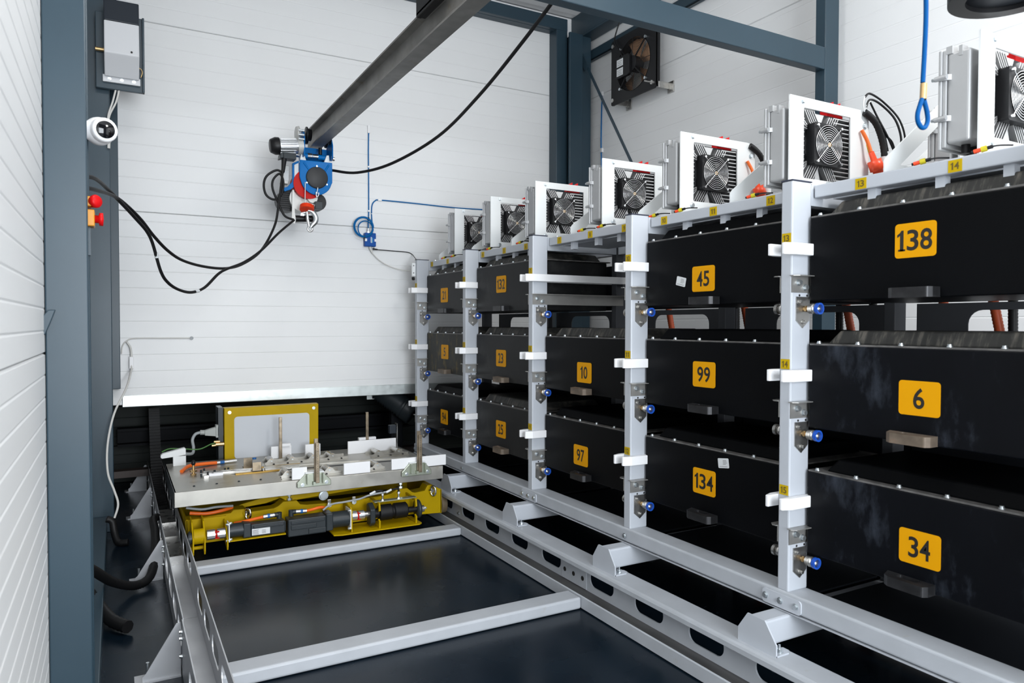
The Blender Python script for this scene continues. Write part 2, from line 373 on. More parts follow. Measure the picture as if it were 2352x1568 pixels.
m=MB().box(3.60,3.74,-2.5,5.44,3.815,3.83).box(3.60,3.612,-2.5,5.44,3.83,ZC).box(3.70,3.715,-2.5,5.42,3.63,3.715).box(3.70,3.745,-2.5,5.42,3.63,3.64)
smesh('steel_beam', m, 'steel', 'dark blue-grey eaves beam along the top of the right wall', 'beam', bev=0.003)
smesh('steel_beam', MB().box(XL,3.482,5.30,5.34,3.85,3.955).box(XL,3.482,5.34,5.42,3.848,3.87), 'steel', 'blue-grey beam along the top of the back wall', 'beam', bev=0.004)
m=MB(); a=Vector((3.60,5.33,3.76)); b=Vector((3.60,3.9,1.58)); d=(b-a).normalized(); n=Vector((0,d.z,-d.y))
def flatbar(m,a,b,wd,x0,x1):
    d=(b-a).normalized(); n=Vector((0,d.z,-d.y))*wd/2
    m.prism([(p.y,p.z) for p in (a-n,b-n,b+n,a+n)],'x',x0,x1)
flatbar(m,a,b,0.022,3.60,3.61); flatbar(m,a,a+d*0.30,0.055,3.588,3.60)
smesh('trim_4', m, 'steel', 'thin blue-grey diagonal brace in front of the right wall', 'brace')
smesh('base_beam', MB().box(XL,-0.06,2.62,5.05,0,0.10), 'steel', 'dark base channel along the foot of the left wall', 'beam', bev=0.004)

# monorail I-beam for the hoist (runs slightly skew along the aisle)
ib = thing('monorail_beam','dark steel I-beam overhead that carries the blue hoist','beam',(0,0,0))
m=MB(); H0,H1=2.50,2.632; TF=0.009
prof=[(-0.040,H0),(0.040,H0),(0.040,H0+TF),(0.004,H0+TF+0.006),(0.004,H1-TF-0.006),(0.040,H1-TF),(0.040,H1),(-0.040,H1),(-0.040,H1-TF),(-0.004,H1-TF-0.006),(-0.004,H0+TF+0.006),(-0.040,H0+TF)]
y0,y1=0.2,5.20; xa,xb=1.187,1.212
A=[(xa+q[0],y0,q[1]) for q in prof]; B=[(xb+q[0],y1,q[1]) for q in prof]; n=len(prof)
m.add(A+B,[(i,(i+1)%n,n+(i+1)%n,n+i) for i in range(n)]+[tuple(range(n)),tuple(range(2*n-1,n-1,-1))])
put('beam',m,'ibeam',ib)
m=MB()
for yy in (2.80,):
    xx=xa+(xb-xa)*(yy-y0)/(y1-y0)
    for s in (-1,1):
        m.box(xx+s*0.052-0.012,xx+s*0.052+0.012,yy-0.10,yy+0.11,2.60,2.746).box(xx+s*0.02,xx+s*0.064,yy-0.10,yy+0.11,2.603,2.62).box(xx+s*0.064,xx+s*0.085,yy-0.09,yy+0.02,2.65,2.70)
put('hanger',m,'black',ib,bev=0.004)['label']='black clamp hanging the beam from the cross beam'

# ------------------------------------------------------------------ battery rack
BAY=0.86; PY=[1.687+BAY*k for k in range(-1,5)]   # posts from nearest (outside the frame) to farthest
LEV=[1.546,1.118,0.686]                           # guide strip heights
PT=0.046                                          # post thickness along y
rack = thing('battery_rack','light grey steel rack with numbered slots holding the black battery packs','rack')
XF=2.0
names={1:('13','14','15'),2:('10','11','12'),3:('7','8','9'),4:('4','5','6'),5:('1','2','3')}
def coupling_mb(sg):
    m=MB(); m.prism([(-0.03,-0.035),(-0.03,0.045),(0.036,0.045),(0.036,-0.035),(0.003,-0.062)],'y',0,sg*0.004)
    bolt(m,(-0.014,sg*0.004,0.028),(0,sg,0),0.006,0.010); bolt(m,(0.004,sg*0.004,-0.040),(0,sg,0),0.006,0.012)
    return m
def coupler_mb(sg):
    m=MB(); m.lathe((0.012,sg*0.004,0.004),(0,sg,0),[(0.022,0.0),(0.022,0.0165),(0.034,0.0165),(0.034,0.0178),(0.044,0.0178),(0.044,0.0165),(0.056,0.0165),(0.056,0.0)],20); return m
ME={}
for sg in (-1,1):
    ME['cp',sg]=coupling_mb(sg).mesh('coupling_plate'); ME['cy',sg]=coupler_mb(sg).mesh('coupling')
    ME['st',sg]=MB().cyl((0.012,sg*0.004,0.004),(0.012,sg*0.027,0.004),0.008,12).cyl((0.012,sg*0.008,0.004),(0.012,sg*0.016,0.004),0.011,6).mesh('coupling_stem')
    ME['rg',sg]=MB().ringdisc((0.012,sg*0.056,0.004),(0.012,sg*0.067,0.004),0.0195,0.0138,24).mesh('coupling_ring')
    ME['tip',sg]=MB().lathe((0.012,sg*0.056,0.004),(0,sg,0),[(0,0.0137),(0.003,0.0137),(0.004,0.007),(0.009,0.005),(0.009,0)],16).mesh('coupling_tip')
    y0=0.0; 
    ME['strip',sg]=MB().prism([(-0.050,0),(-0.050,sg*0.012),(-0.012,sg*0.027),(0.62,sg*0.027),(0.62,0)],'z',-0.020,0.020).mesh('guide_strip')
    m=MB().box(0.0,0.62,0,sg*0.003,-0.058,0.0).prism([(-0.010,0),(-0.010,sg*0.016),(0.004,sg*0.032),(0.62,sg*0.032),(0.62,0)],'z',-0.003,0.0)
    ME['ledge',sg]=m.mesh('support_ledge')
    m=MB(); bolt(m,(0.028,sg*0.003,-0.024),(0,sg,0),0.0085,0.014); bolt(m,(0.062,sg*0.003,-0.040),(0,sg,0),0.0085,0.012)
    ME['lb',sg]=m.mesh('ledge_bolt')
stk=MB().box(-0.0012,0,-0.0185,0.0185,0,0.034).mesh('slot_sticker')
for i,py in enumerate(PY):
    post=put('post', MB().box(XF,XF+0.096,py-PT/2,py+PT/2,0.02 if i==0 else 0.376,1.778), 'rack', rack, bev=0.005)
    put('post_cap', MB().box(XF-0.001,XF+0.097,py-PT/2-0.001,py+PT/2+0.001,1.778,1.782), 'capb', post)
    put('depth_beam', MB().box(XF+0.096,2.66,py-PT/2+0.002,py+PT/2-0.006,1.70,1.772), 'rack', rack)
    put('rear_post', MB().box(2.57,2.64,py-PT/2,py+PT/2,0.02,1.772), 'rearshade', rack, bev=0.004)  # darker grey than the front posts: shade inside the rack painted in
    if i==0: continue
    for li,lz in enumerate(LEV):
        for sg in (-1,1):
            yy=py+sg*PT/2
            o=put('guide_strip', ME['strip',sg],'white',rack, bev=0.003); o.location=(XF,yy,lz)
            o=put('support_ledge', ME['ledge',sg],'ledge',rack); o.location=(XF,yy,lz-0.088)
            b=put('ledge_bolt', ME['lb',sg],'zinc',o)
            g=put('coupling_plate', ME['cp',sg],'stainless',rack); g.location=(XF+0.050,yy,lz-0.205)
            put('coupling', ME['cy',sg],'stainless',g); put('coupling_ring', ME['rg',sg],('ring' if i<5 else 'black') if sg<0 else 'stainless',g); put('coupling_tip', ME['tip',sg],'silver',g); put('coupling_stem', ME['st',sg],'brass',g)
            # two small pilot holes above the coupling
        s=put('slot_sticker', stk,'sticker',post); s.location=(XF-0.0002,py-0.001,lz+0.0215)
        put('slot_number', digits(names[i][li],0.024 if len(names[i][li])>1 else 0.011,0.022,'-x',XF-0.0022,py-0.001,lz+0.0385), 'stickerink', post)
    m=MB()
    for lz in LEV:
        for dx in (0.040,0.078): m.cyl((XF+dx,py-PT/2-0.0006,lz-0.155),(XF+dx,py-PT/2,lz-0.155),0.0042,8)
    put('pilot_hole',m,'ink',post)
# rails along the rack
XB=2.10
def loopseg(i): return PY[i]+PT/2+0.004, PY[i+1]-PT/2-0.004
bn={0:[('14',1.188),('13',1.484)],1:[('12',1.847),('11',2.135),('10',2.43)],2:[('9',2.71),('8',2.988),('7',3.276)],3:[('6',3.638),('5',3.906),('4',4.2)],4:[('3',4.48),('2',4.768),('1',5.061)]}
for i in range(5):
    y0,y1=loopseg(i)
    tb=put('top_beam', MB().box(XB+0.004,XB+0.060,y0,y1,1.726,1.769), 'rack', rack, bev=0.004)
    put('top_beam_rear', MB().box(2.58,2.63,y0,y1,1.70,1.77), 'rack', rack)
    for t in (0.25,0.48,0.75): yy=y0+(y1-y0)*t; put('beam_lug',MB().box(XB+0.022,XB+0.05,yy-0.014,yy+0.014,1.690,1.726),'rack',tb)
    put('inner_plate', MB().box(XB+0.09,XB+0.40,y0+0.01,y1-0.01,1.728,1.733), 'rack', rack)
    for nm,yy in bn[i]:
        sc_=0.998
        put('slot_sticker', MB().box(XB+0.0028,XB+0.004,yy-0.0195,yy+0.0195,1.728,1.763), 'sticker', tb)
        put('slot_number', digits(nm,0.024 if len(nm)>1 else 0.011,0.021,'-x',XB+0.0022,yy,1.7455), 'stickerink', tb)
    m=MB(); bolt(m,(XB+0.035,y1-0.03,1.769),(0,0,1),0.007,0.009); bolt(m,(XB+0.035,y0+0.03,1.769),(0,0,1),0.007,0.009); put('beam_bolt',m,'zinc',tb)
br=put('bottom_rail', MB().box(1.993,2.095,0.2,5.16,0.316,0.378), 'railp', rack, bev=0.008,seg=3)
put('rail_lip', MB().box(1.993,2.07,0.2,5.16,0.308,0.312), 'railp', br)
for i in (1,3):
    py=PY[i]; o=put('joint_plate', MB().prism(rrect(py-0.085,py+0.078,0.318,0.366,0.012),'x',1.988,1.993),'rack',br)
m=MB()
for i,py in enumerate(PY[1:],1):
    for dy in ((-0.064,0,0.063) if i in (1,3) else (0.0,)): bolt(m,(1.988,py+dy,0.343),(-1,0,0),0.0085,0.008)
put('rail_bolt',m,'zinc',br)
for i,py in enumerate(PY):
    st=put('foot_stub', MB().box(1.874,2.62,py-0.036,py+0.036,0.218,0.306), 'rack', rack, bev=0.008)
    put('stub_end', MB().prism([(py-0.088,0.206),(py+0.075,0.206),(py+0.075,0.252),(py+0.034,0.312),(py-0.040,0.312),(py-0.088,0.246)],'x',1.868,1.874), 'rack', st)
    put('stub_foot', MB().prism([(1.87,py-0.088),(1.93,py-0.088),(1.945,py-0.076),(1.945,py-0.05),(1.87,py-0.05)],'z',0.206,0.211), 'rack', st)
    m=MB(); bolt(m,(1.905,py-0.07,0.211),(0,0,1),0.009,0.012); m.cyl((1.905,py-0.07,0.2),(1.905,py-0.07,0.236),0.004,8); put('stub_bolt',m,'zinc',st)
# rear cable plates with cut-outs, seen through the gaps between the levels
def rearplate(y0,y1):
    hole=rrect(y0+0.19,y1-0.19,1.20,1.345,0.05)
    return flat([(y0,1.18),(y1,1.18),(y1,1.372),(y0,1.372)],[hole],0.004,'x',2.70)
for i in range(5):
    y0,y1=loopseg(i)
    put('cable_plate', rearplate(y0,y1), 'rearshade', rack)
    put('gap_blackout_panel', MB().box(2.72,2.725,y0-0.03,y1+0.03,0.05,1.175), 'darkmetal', rack)  # added dark sheet, blacks out the gap between the lower levels
    put('gap_blackout_panel', MB().box(2.72,2.725,y0-0.03,y1+0.03,1.378,1.655), 'darkmetal', rack)  # second added sheet, keeps the top slots black
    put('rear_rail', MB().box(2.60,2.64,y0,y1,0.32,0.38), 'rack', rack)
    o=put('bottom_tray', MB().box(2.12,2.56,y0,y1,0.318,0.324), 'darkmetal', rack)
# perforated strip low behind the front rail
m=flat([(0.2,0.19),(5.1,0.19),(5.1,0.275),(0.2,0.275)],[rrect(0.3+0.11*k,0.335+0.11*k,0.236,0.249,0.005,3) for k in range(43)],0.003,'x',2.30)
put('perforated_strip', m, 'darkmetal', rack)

# ------------------------------------------------------------------ battery packs
BW=0.782; BD=0.50; BX=2.075
def pack_meshes():
    d={}
    d['case']=MB().prism([(0,-BW/2),(0,BW/2),(0.012,BW/2),(0.012,BW/2-0.036),(BD,BW/2-0.036),(BD,-BW/2+0.036),(0.012,-BW/2+0.036),(0.012,-BW/2)],'z',0,0.283)
    m=MB(); m.box(0.004,BD,-BW/2,BW/2,0.283,0.2885); d['flange']=m
    z0,z1=0.2885,0.333; i0,i1=0.030,0.052; yi0,yi1=0.050,0.082
    A=[(i0,-BW/2+yi0,z0),(BD-0.03,-BW/2+yi0,z0),(BD-0.03,BW/2-yi0,z0),(i0,BW/2-yi0,z0)]
    B=[(i1,-BW/2+yi1,z1),(BD-0.05,-BW/2+yi1,z1),(BD-0.05,BW/2-yi1,z1),(i1,BW/2-yi1,z1)]
    d['lid']=MB().add(A+B,[(0,1,5,4),(1,2,6,5),(2,3,7,6),(3,0,4,7),(4,5,6,7),(3,2,1,0)])
    d['lug']=flat([(-0.052,-0.066),(-0.052,0.040),(-0.040,0.058),(0.004,0.074),(0.004,-0.074),(-0.036,-0.074)],[rrect(-0.030,-0.004,-0.036,0.030,0.008,3)],0.030,'z',0.0)
    d['plate']=MB().prism(rrect(-0.0625,0.0625,-0.0515,0.0515,0.010),'x',-0.0022,0.0)
    b=MB(); b.cyl((0.016,0,0.2885),(0.016,0,0.292),0.0085,10); b.cyl((0.016,0,0.292),(0.016,0,0.297),0.0062,8); d['bolt']=b
    return {k:v.mesh('pack_'+k) for k,v in d.items()}
PM=pack_meshes()
def pack(num, bay, lev, cm, lm, lugm, py, pz, wtxt, label, font=0.0):
    yc=(PY[bay]+PY[bay+1])/2+0.003; z0=(1.3715,0.9385,0.5055)[lev]
    t=thing('battery_pack',label,'battery',(BX,yc,z0),'numbered battery packs in the rack slots')
    def one(nm,key,m,bev=0):
        me=PM[key].copy(); me.materials.clear(); return put(nm,me,m,t,bev=bev)
    cs=one('case','case',cm,0.004); one('flange','flange','edge'); ld=one('lid','lid',lm,0.006)
    lg=one('lug','lug',lugm,0.004); lg.location=(0,0.022,0.0)
    for k in range(6):
        b=put('bolt',PM['bolt'],'zinc',t); b.location=(0,-BW/2+0.028+k*(BW-0.056)/5,0)
    np_=one('number_plate','plate','orange',0.0); np_.location=(0,py-yc,pz-z0)
    put('number', digits(num,wtxt,0.062,'-x',-0.0030,0,0,0.015,num=='138'), 'ink', np_)
    return t
L='black steel battery pack with orange plate numbered %s, %s'
pack('138',0,0,'pack','liddust','lug',1.283,1.543,0.103,L%('138','nearest pack of the top row'))
pack('6',0,1,'packsmear','liddust','lugrust',1.264,1.0735,0.034,L%('6','nearest of the middle row, smeared front'))
pack('34',0,2,'packsmear','lid','lug',1.256,0.629,0.066,L%('34','nearest of the bottom row'))
p45=pack('45',1,0,'pack','lid','lug',2.157,1.476,0.070,L%('45','white sticker beside the plate, top row'))
pack('99',1,1,'pack','lid','lug',2.149,1.0895,0.072,L%('99','middle row, between packs 6 and 10'))
p134=pack('134',1,2,'pack','lid','lug',2.143,0.655,0.103,L%('134','white sticker above the plate, bottom row'))
pack('10',2,1,'pack','liddust','lugrust',2.993,1.0465,0.060,L%('10','rusty lug, below the empty slot'))
pack('97',2,2,'pack','lid','lug',3.021,0.6205,0.066,'black steel battery pack with orange plate numbered 97, bottom row under the rusty-lugged pack')
pack('132',3,0,'packdust','liddust','lug',3.889,1.537,0.100,L%('132','top row, left of the empty slot'))
pack('23',3,1,'packdust','liddust','lugrust',3.890,1.082,0.066,L%('23','dusty front, below pack 132'))
pack('25',3,2,'packdust','liddust','lugrust',3.890,0.6425,0.066,L%('25','bottom row, below pack 23'))
pack('21',4,0,'packdust','liddust','lug',4.760,1.500,0.066,L%('21','farthest of the top row'))
pack('5',4,1,'packmud','liddust','lugrust',4.752,1.091,0.034,L%('5','mud specks, farthest of the middle row'))
pack('94',4,2,'pack','lid','lug',4.762,0.6195,0.068,L%('94','farthest of the bottom row'))
def paper(t, y, z, rot):
    m=MB().prism(rrect(-0.028,0.028,-0.019,0.019,0.004,3),'x',-0.0012,0)
    s=put('info_sticker',m,'paper',t); s.location=(-0.0004,y,z); s.rotation_euler=(rot,0,0)
    q=MB()
    for k,(a,b) in enumerate(((0.001,-0.016),(0.002,-0.018),(0.001,-0.020),(0.002,-0.013))): q.box(-0.0018,-0.0012,b,a,0.010-0.005*k,0.0116-0.005*k)
    q.box(-0.0018,-0.0012,-0.020,0.022,-0.0135,-0.012)
    put('sticker_print',q,'print',s)
paper(p45,2.157+0.130-p45.location.y,1.471-p45.location.z,0.22)
paper(p134,2.143-0.104-p134.location.y,0.749-p134.location.z,-0.14)

# ------------------------------------------------------------------ orange hoses and wires behind the rack
def corr(pts,r,n=10,pitch=0.010,amp=0.05):
    P=[Vector(p) for p in pts]; out=[P[0]]
    for i in range(len(P)-1):
        L_=(P[i+1]-P[i]).length; k=max(1,int(L_/(pitch/2)))
        out += [P[i].lerp(P[i+1],j/k) for j in range(1,k+1)]
    return MB().tube(out,r,n,rf=lambda i:r*(1+amp if i%2 else 1-amp))
def hose(name,label,pts,r,m,cat='hose',group=None,pitch=0.012):
    return tag(put(name,corr(spline(pts,5),r,8,pitch),m),label,cat,group)
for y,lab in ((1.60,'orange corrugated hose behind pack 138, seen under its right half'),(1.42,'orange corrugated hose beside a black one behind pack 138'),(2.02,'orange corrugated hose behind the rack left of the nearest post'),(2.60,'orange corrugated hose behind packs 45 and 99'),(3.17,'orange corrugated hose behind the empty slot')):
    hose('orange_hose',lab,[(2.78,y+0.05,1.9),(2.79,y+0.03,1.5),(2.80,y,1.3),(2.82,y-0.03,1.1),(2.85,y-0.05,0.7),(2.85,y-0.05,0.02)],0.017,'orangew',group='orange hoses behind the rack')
for y,lab in ((1.90,'black corrugated hose behind pack 138, left end'),(1.36,'black hose between orange hoses behind pack 138'),(2.06,'black hose beside the orange one left of the nearest post'),(2.66,'black hose behind packs 45 and 99'),(1.02,'black hose behind the right part of pack 138')):
    hose('black_hose',lab,[(2.80,y+0.02,1.9),(2.80,y+0.01,1.3),(2.80,y,0.7),(2.8,y,0.02)],0.016,'rubber',group='black hoses behind the rack')

# ------------------------------------------------------------------ guide rail on the right, slotted tray on the left, cross beams
gr=thing('guide_rail','light grey slotted guide rail with worn running surface beside the rack foot','rail')
Y0,Y1=0.2,6.3
slots=[]
c0=3.984
for k in range(-7,12):
    yc=c0-0.322*k if k<=3 else c0-0.322*3-(k-3)*0.325-0.10
    if Y0+0.2<yc<Y1-0.15: slots.append(rrect(yc-0.090,yc+0.090,0.090,0.166,0.036,6))
put('web', flat([(Y0,0.054),(Y1,0.054),(Y1,0.20),(Y0,0.20)],slots,0.006,'x',1.895), 'railp', gr)
put('top_flange', MB().prism([(1.901,0.200),(1.850,0.200),(1.843,0.197),(1.840,0.191),(1.840,0.172),(1.844,0.172),(1.844,0.190),(1.848,0.1955),(1.901,0.1955),(1.950,0.1955),(1.950,0.206),(1.850,0.206),(1.838,0.203),(1.8345,0.193),(1.8345,0.170),(1.840,0.170)][:0]+[(1.950,0.206),(1.850,0.206),(1.840,0.203),(1.836,0.195),(1.836,0.178),(1.841,0.178),(1.841,0.194),(1.846,0.199),(1.950,0.199)],'y',Y0,Y1), 'railp', gr)
put('running_surface', MB().box(1.838,1.895,Y0,Y1,0.054,0.0605), 'worn', gr)
put('bottom_lip', MB().prism([(1.838,0.0605),(1.834,0.056),(1.833,0.006),(1.838,0.006)],'y',Y0,Y1), 'railp', gr)
o=put('joint_plate', MB().box(1.891,1.895,2.705,2.915,0.062,0.168), 'railp', gr, bev=0.004)
m=MB()
for k in range(3): m.cyl((1.891,2.885-0.075*k,0.108),(1.8895,2.885-0.075*k,0.108),0.011,14)
put('plug_hole',m,'ink',o)
m=MB()
for yy in (4.20,1.66): bolt(m,(1.895,yy-0.08,0.09),(-1,0,0),0.008,0.008)
put('rail_bolt',m,'zinc',gr)

tr=thing('slotted_tray','grey U-shaped slotted metal tray running along the aisle on the left','tray')
sl=[]
for k in range(16):
    yc=2.20+0.27*k; sl.append(rrect(yc-0.10,yc+0.10,0.075,0.150,0.036,6))
put('tray_wall', flat([(0.2,0.004),(2.86,0.004),(2.86,0.206),(0.2,0.206)],[q for q in sl if q[0][1]<9 and max(p[0] for p in q)<2.84],0.004,'x',0.200), 'trayp', tr)
put('tray_wall', flat([(2.87,0.004),(6.3,0.004),(6.3,0.206),(2.87,0.206)],[q for q in sl if min(p[0] for p in q)>2.89 and max(p[0] for p in q)<6.28],0.004,'x',0.203), 'trayp', tr)
put('tray_wall', flat([(0.2,0.004),(3.43,0.004),(3.43,0.206),(0.2,0.206)],[q for q in sl if max(p[0] for p in q)<3.41],0.004,'x',0.300), 'trayp', tr)
put('tray_wall', flat([(3.44,0.004),(6.3,0.004),(6.3,0.200),(3.44,0.200)],[q for q in sl if min(p[0] for p in q)>3.46 and max(p[0] for p in q)<6.28],0.004,'x',0.303), 'trayp', tr)
put('tray_floor', MB().box(0.204,0.300,0.2,3.37,0.006,0.012), 'trayp', tr)
put('tray_floor', MB().box(0.207,0.303,3.374,6.3,0.006,0.012), 'trayp', tr)
for yy in (2.86,4.0,5.33,6.2):
    g=put('gusset', MB().prism([(0.07,0.004),(0.196,0.004),(0.196,0.195),(0.182,0.195),(0.080,0.030),(0.07,0.022)],'y',yy,yy+0.005),'trayp',tr)
    put('gusset_foot', MB().prism([(0.045,yy),(0.055,yy-0.010),(0.196,yy-0.010),(0.196,yy+0.06),(0.045,yy+0.06)],'z',0.0,0.005),'trayp',g)
    m=MB(); m.cyl((0.088,yy+0.03,0.005),(0.088,yy+0.03,0.060),0.006,10); bolt(m,(0.09,yy+0.03,0.005),(0,0,1),0.010,0.012)
    put('foot_bolt',m,'zinc',g)
    for zz in (0.165,0.14,0.075): put('gusset_bolt',bolt(MB(),(0.200,yy-0.012,zz),(-1,0,0),0.006,0.010),'zinc',g)
m=MB(); cp=spline([(5.30,0.045),(5.55,0.055),(5.80,0.105),(6.02,0.25),(6.18,0.44),(6.27,0.60)] and [Vector((0,5.30,0.045)),Vector((0,5.55,0.055)),Vector((0,5.80,0.105)),Vector((0,6.02,0.25)),Vector((0,6.18,0.44)),Vector((0,6.27,0.60))],9)
for p in cp[::1]:
    m.box(0.216,0.292,p.y,p.y+0.022,p.z-0.026,p.z+0.026)
dc=put('drag_chain',m,'rubber'); tag(dc,'black segmented cable chain lying in the slotted tray, rising at the back','cable chain')

put('tray_cover', MB().box(0.207,0.303,4.70,5.05,0.012,0.105),'stainless',tr)
put('tray_cover', MB().box(0.207,0.303,4.15,4.55,0.012,0.060),'stainless',tr)
bm_near=tag(put('floor_beam', MB().box(0.308,1.832,2.658,2.765,0.003,0.056), 'railp', bev=0.010,seg=3),'light grey box beam across the aisle floor, the nearer one','beam','cross beams on the aisle floor')
bm_far=tag(put('floor_beam', MB().box(0.309,1.832,3.945,4.052,0.003,0.050), 'railp', bev=0.010,seg=3),'light grey box beam across the aisle floor, under the yellow carriage','beam','cross beams on the aisle floor')

# ------------------------------------------------------------------ yellow carriage
ca=thing('transfer_carriage','yellow battery transfer carriage with bright metal roller deck on the floor rails','carriage')
YF=4.20
ol=[(0.318,0.095),(0.318,0.232),(0.50,0.240),(0.545,0.243),(0.560,0.258),(0.620,0.257),(0.645,0.236),(0.775,0.240),(0.800,0.250),(0.828,0.272),(0.905,0.270),(0.925,0.245),(0.96,0.238),(1.19,0.230),(1.44,0.240),(1.475,0.246),(1.512,0.268),(1.580,0.268),(1.612,0.240),(1.630,0.234),(1.695,0.240),(1.715,0.272),(1.74,0.272),(1.81,0.236),(1.81,0.085),(1.66,0.092),(1.62,0.10)]
be=put('front_beam', MB().prism(ol,'y',YF,YF+0.012),'yellow',ca,bev=0.003)
m=MB(); 
for (xa_,za_),(xb_,zb_) in zip(ol[1:24],ol[2:25]): m.prism([(xa_,za_-0.006),(xa_,za_),(xb_,zb_),(xb_,zb_-0.006)],'y',YF+0.012,YF+0.09)
put('beam_top',m,'yellow',be)
put('end_plate', MB().box(1.803,1.81,YF,YF+0.62,0.085,0.236),'yellow',ca)
put('end_plate', MB().box(0.318,0.325,YF,YF+0.62,0.095,0.232),'yellow',ca)
put('rear_beam', MB().box(0.318,1.81,YF+0.60,YF+0.615,0.095,0.24),'yellow',ca)
put('underframe', MB().box(0.45,1.75,YF+0.09,YF+0.60,0.10,0.13),'darkmetal',ca)
put('scissor_arm', MB().prism([(0.86,0.262),(1.46,0.300),(1.64,0.330),(0.95,0.330),(0.80,0.30)],'y',YF+0.035,YF+0.06),'yellow',ca,bev=0.004)
put('scissor_arm', MB().prism([(0.55,0.235),(0.75,0.250),(1.0,0.315),(0.95,0.328),(0.62,0.262)],'y',YF+0.10,YF+0.13),'yellow',ca,bev=0.004)
pv=put('pivot', MB().cyl((1.064,YF+0.035,0.276),(1.064,YF+0.022,0.276),0.028,24).cyl((1.064,YF+0.022,0.276),(1.064,YF+0.012,0.276),0.0215,24),'zinc',ca)
for (xx,yy) in ((1.845,YF+0.09),(1.845,YF+0.52)):
    w_=put('wheel', MB().ringdisc((xx-0.018,yy,0.124),(xx+0.020,yy,0.124),0.063,0.042,24),'wheel',ca)
    put('hub', MB().cyl((xx-0.012,yy,0.124),(xx+0.014,yy,0.124),0.042,20).cyl((xx-0.03,yy,0.124),(xx+0.0,yy,0.124),0.014,12),'black',w_)
    put('axle_nut', MB().cyl((xx-0.035,yy,0.124),(xx-0.024,yy,0.124),0.016,6),'zinc',w_)
# deck
put('deck_plate', MB().box(0.258,1.768,4.09,4.95,0.404,0.412),'plate',ca)
put('deck_front', MB().box(0.256,1.770,4.084,4.094,0.332,0.412),'plate',ca,bev=0.002)
put('deck_side', MB().box(0.256,0.264,4.09,4.95,0.336,0.412),'motor',ca)
put('deck_side', MB().box(1.762,1.770,4.09,4.95,0.336,0.412),'plate',ca)
put('deck_slot', MB().prism([(0.58,4.445),(1.62,4.40),(1.64,4.36),(0.62,4.405)],'z',0.4121,0.4128),'ink',ca)
put('slide_bar', MB().prism([(0.44,4.535),(0.75,4.49),(0.75,4.50),(0.44,4.55)],'z',0.412,0.424),'stainless',ca)
put('slide_bar', MB().prism([(0.42,4.50),(0.98,4.45),(0.98,4.462),(0.42,4.512)],'z',0.412,0.420),'stainless',ca)
for (a,b,c,d) in ((0.60,4.40,0.88,4.40),(0.74,4.53,1.0,4.52)):
    put('guide_pad', MB().box(a,c,b,b+0.03,0.412,0.418),'oilpatch',ca)
put('white_block', MB().box(0.46,0.535,4.43,4.465,0.412,0.428),'white',ca)
for xx,yy in ((0.70,4.60),(0.725,4.43)):
    st=put('stop_plate', MB().box(xx-0.026,xx+0.022,yy,yy+0.006,0.412,0.470).box(xx-0.03,xx+0.03,yy-0.02,yy+0.026,0.412,0.418),'brownsteel',ca)
    m=MB(); bolt(m,(xx+0.035,yy,0.418),(0,0,1),0.008,0.014); m.cyl((xx+0.018,yy+0.05,0.412),(xx+0.018,yy+0.05,0.452),0.014,12); put('stop_bolt',m,'stainless',st)
put('blue_cap', MB().cyl((0.742,4.64,0.452),(0.742,4.64,0.462),0.012,12),'blueband',ca)
# rollers on their side strips
def roller_strip(x0,x1,y,xs,ln=0.095):
    prof=[(x0,0.412)]
    for x in xs: prof += [(x-0.046,0.428),(x-0.030,0.432),(x-0.016,0.449),(x+0.016,0.449),(x+0.030,0.432),(x+0.046,0.428)]
    prof += [(x1,0.428),(x1,0.412)]
    prof.insert(1,(x0,0.428))
    s=put('roller_strip', MB().prism(prof,'y',y,y+0.004).box(x0,x1,y-0.016,y+0.004,0.4122,0.4155),'plate',ca)
    put('roller_strip', MB().prism(prof,'y',y+ln+0.008,y+ln+0.012),'plate',ca)
    for x in xs:
        r=put('roller', MB().cyl((x,y+0.006,0.437),(x,y+ln+0.006,0.437),0.0175,16),'stainless',ca)
        m=MB(); m.cyl((x,y-0.003,0.437),(x,y,0.437),0.005,8); put('roller_pin',m,'zinc',r)
        put('roller_tape', MB().cyl((x,y+0.0052,0.437),(x,y+0.0058,0.437),0.0140,14),'oilpatch',r)
    for x in [x0+0.05+0.085*k for k in range(int((x1-x0-0.06)/0.085)+1)]:
        q=MB(); bolt(q,(x,y-0.009,0.4155),(0,0,1),0.0045,0.007); put('strip_bolt',q,'ink',s)
roller_strip(0.80,1.32,4.60,[0.838,0.965,1.095,1.220],0.10)
roller_strip(1.46,1.72,4.56,[1.515,1.655],0.11)
roller_strip(0.81,0.90,4.16,[0.845],0.10)
roller_strip(0.93,1.16,4.16,[1.085],0.10)
roller_strip(1.30,1.42,4.16,[1.375],0.10)
rs=MB()
for k in range(12): bolt(rs,(0.36+0.115*k,4.20+0.004*(k%3),0.412),(0,0,1),0.005,0.005)
put('deck_screw',rs,'motor',ca)
put('centre_rail', MB().prism([(0.78,4.53),(1.66,4.43),(1.66,4.45),(0.78,4.555)],'z',0.412,0.419),'plate',ca)
# white side blocks
for x0,x1,y,z1,t in ((0.852,0.935,4.076,0.484,0.014),(1.145,1.302,4.076,0.483,0.014),(1.434,1.787,4.076,0.482,0.014)):
    put('white_block', MB().box(x0,x1,y,y+t,0.418,z1),'white',ca,bev=0.002)
for x0,x1,y,z1,t in ((0.875,1.005,4.82,0.490,0.014),(1.09,1.19,4.80,0.490,0.014),(1.36,1.70,4.74,0.498,0.014)):
    put('white_block', MB().box(x0,x1,y,y+t,0.412,z1),'white',ca,bev=0.002)
for x0,x1 in ((0.925,0.995),(1.455,1.575)):
    put('white_block', MB().box(x0,x1,4.80,4.83,0.490,0.507),'white',ca)
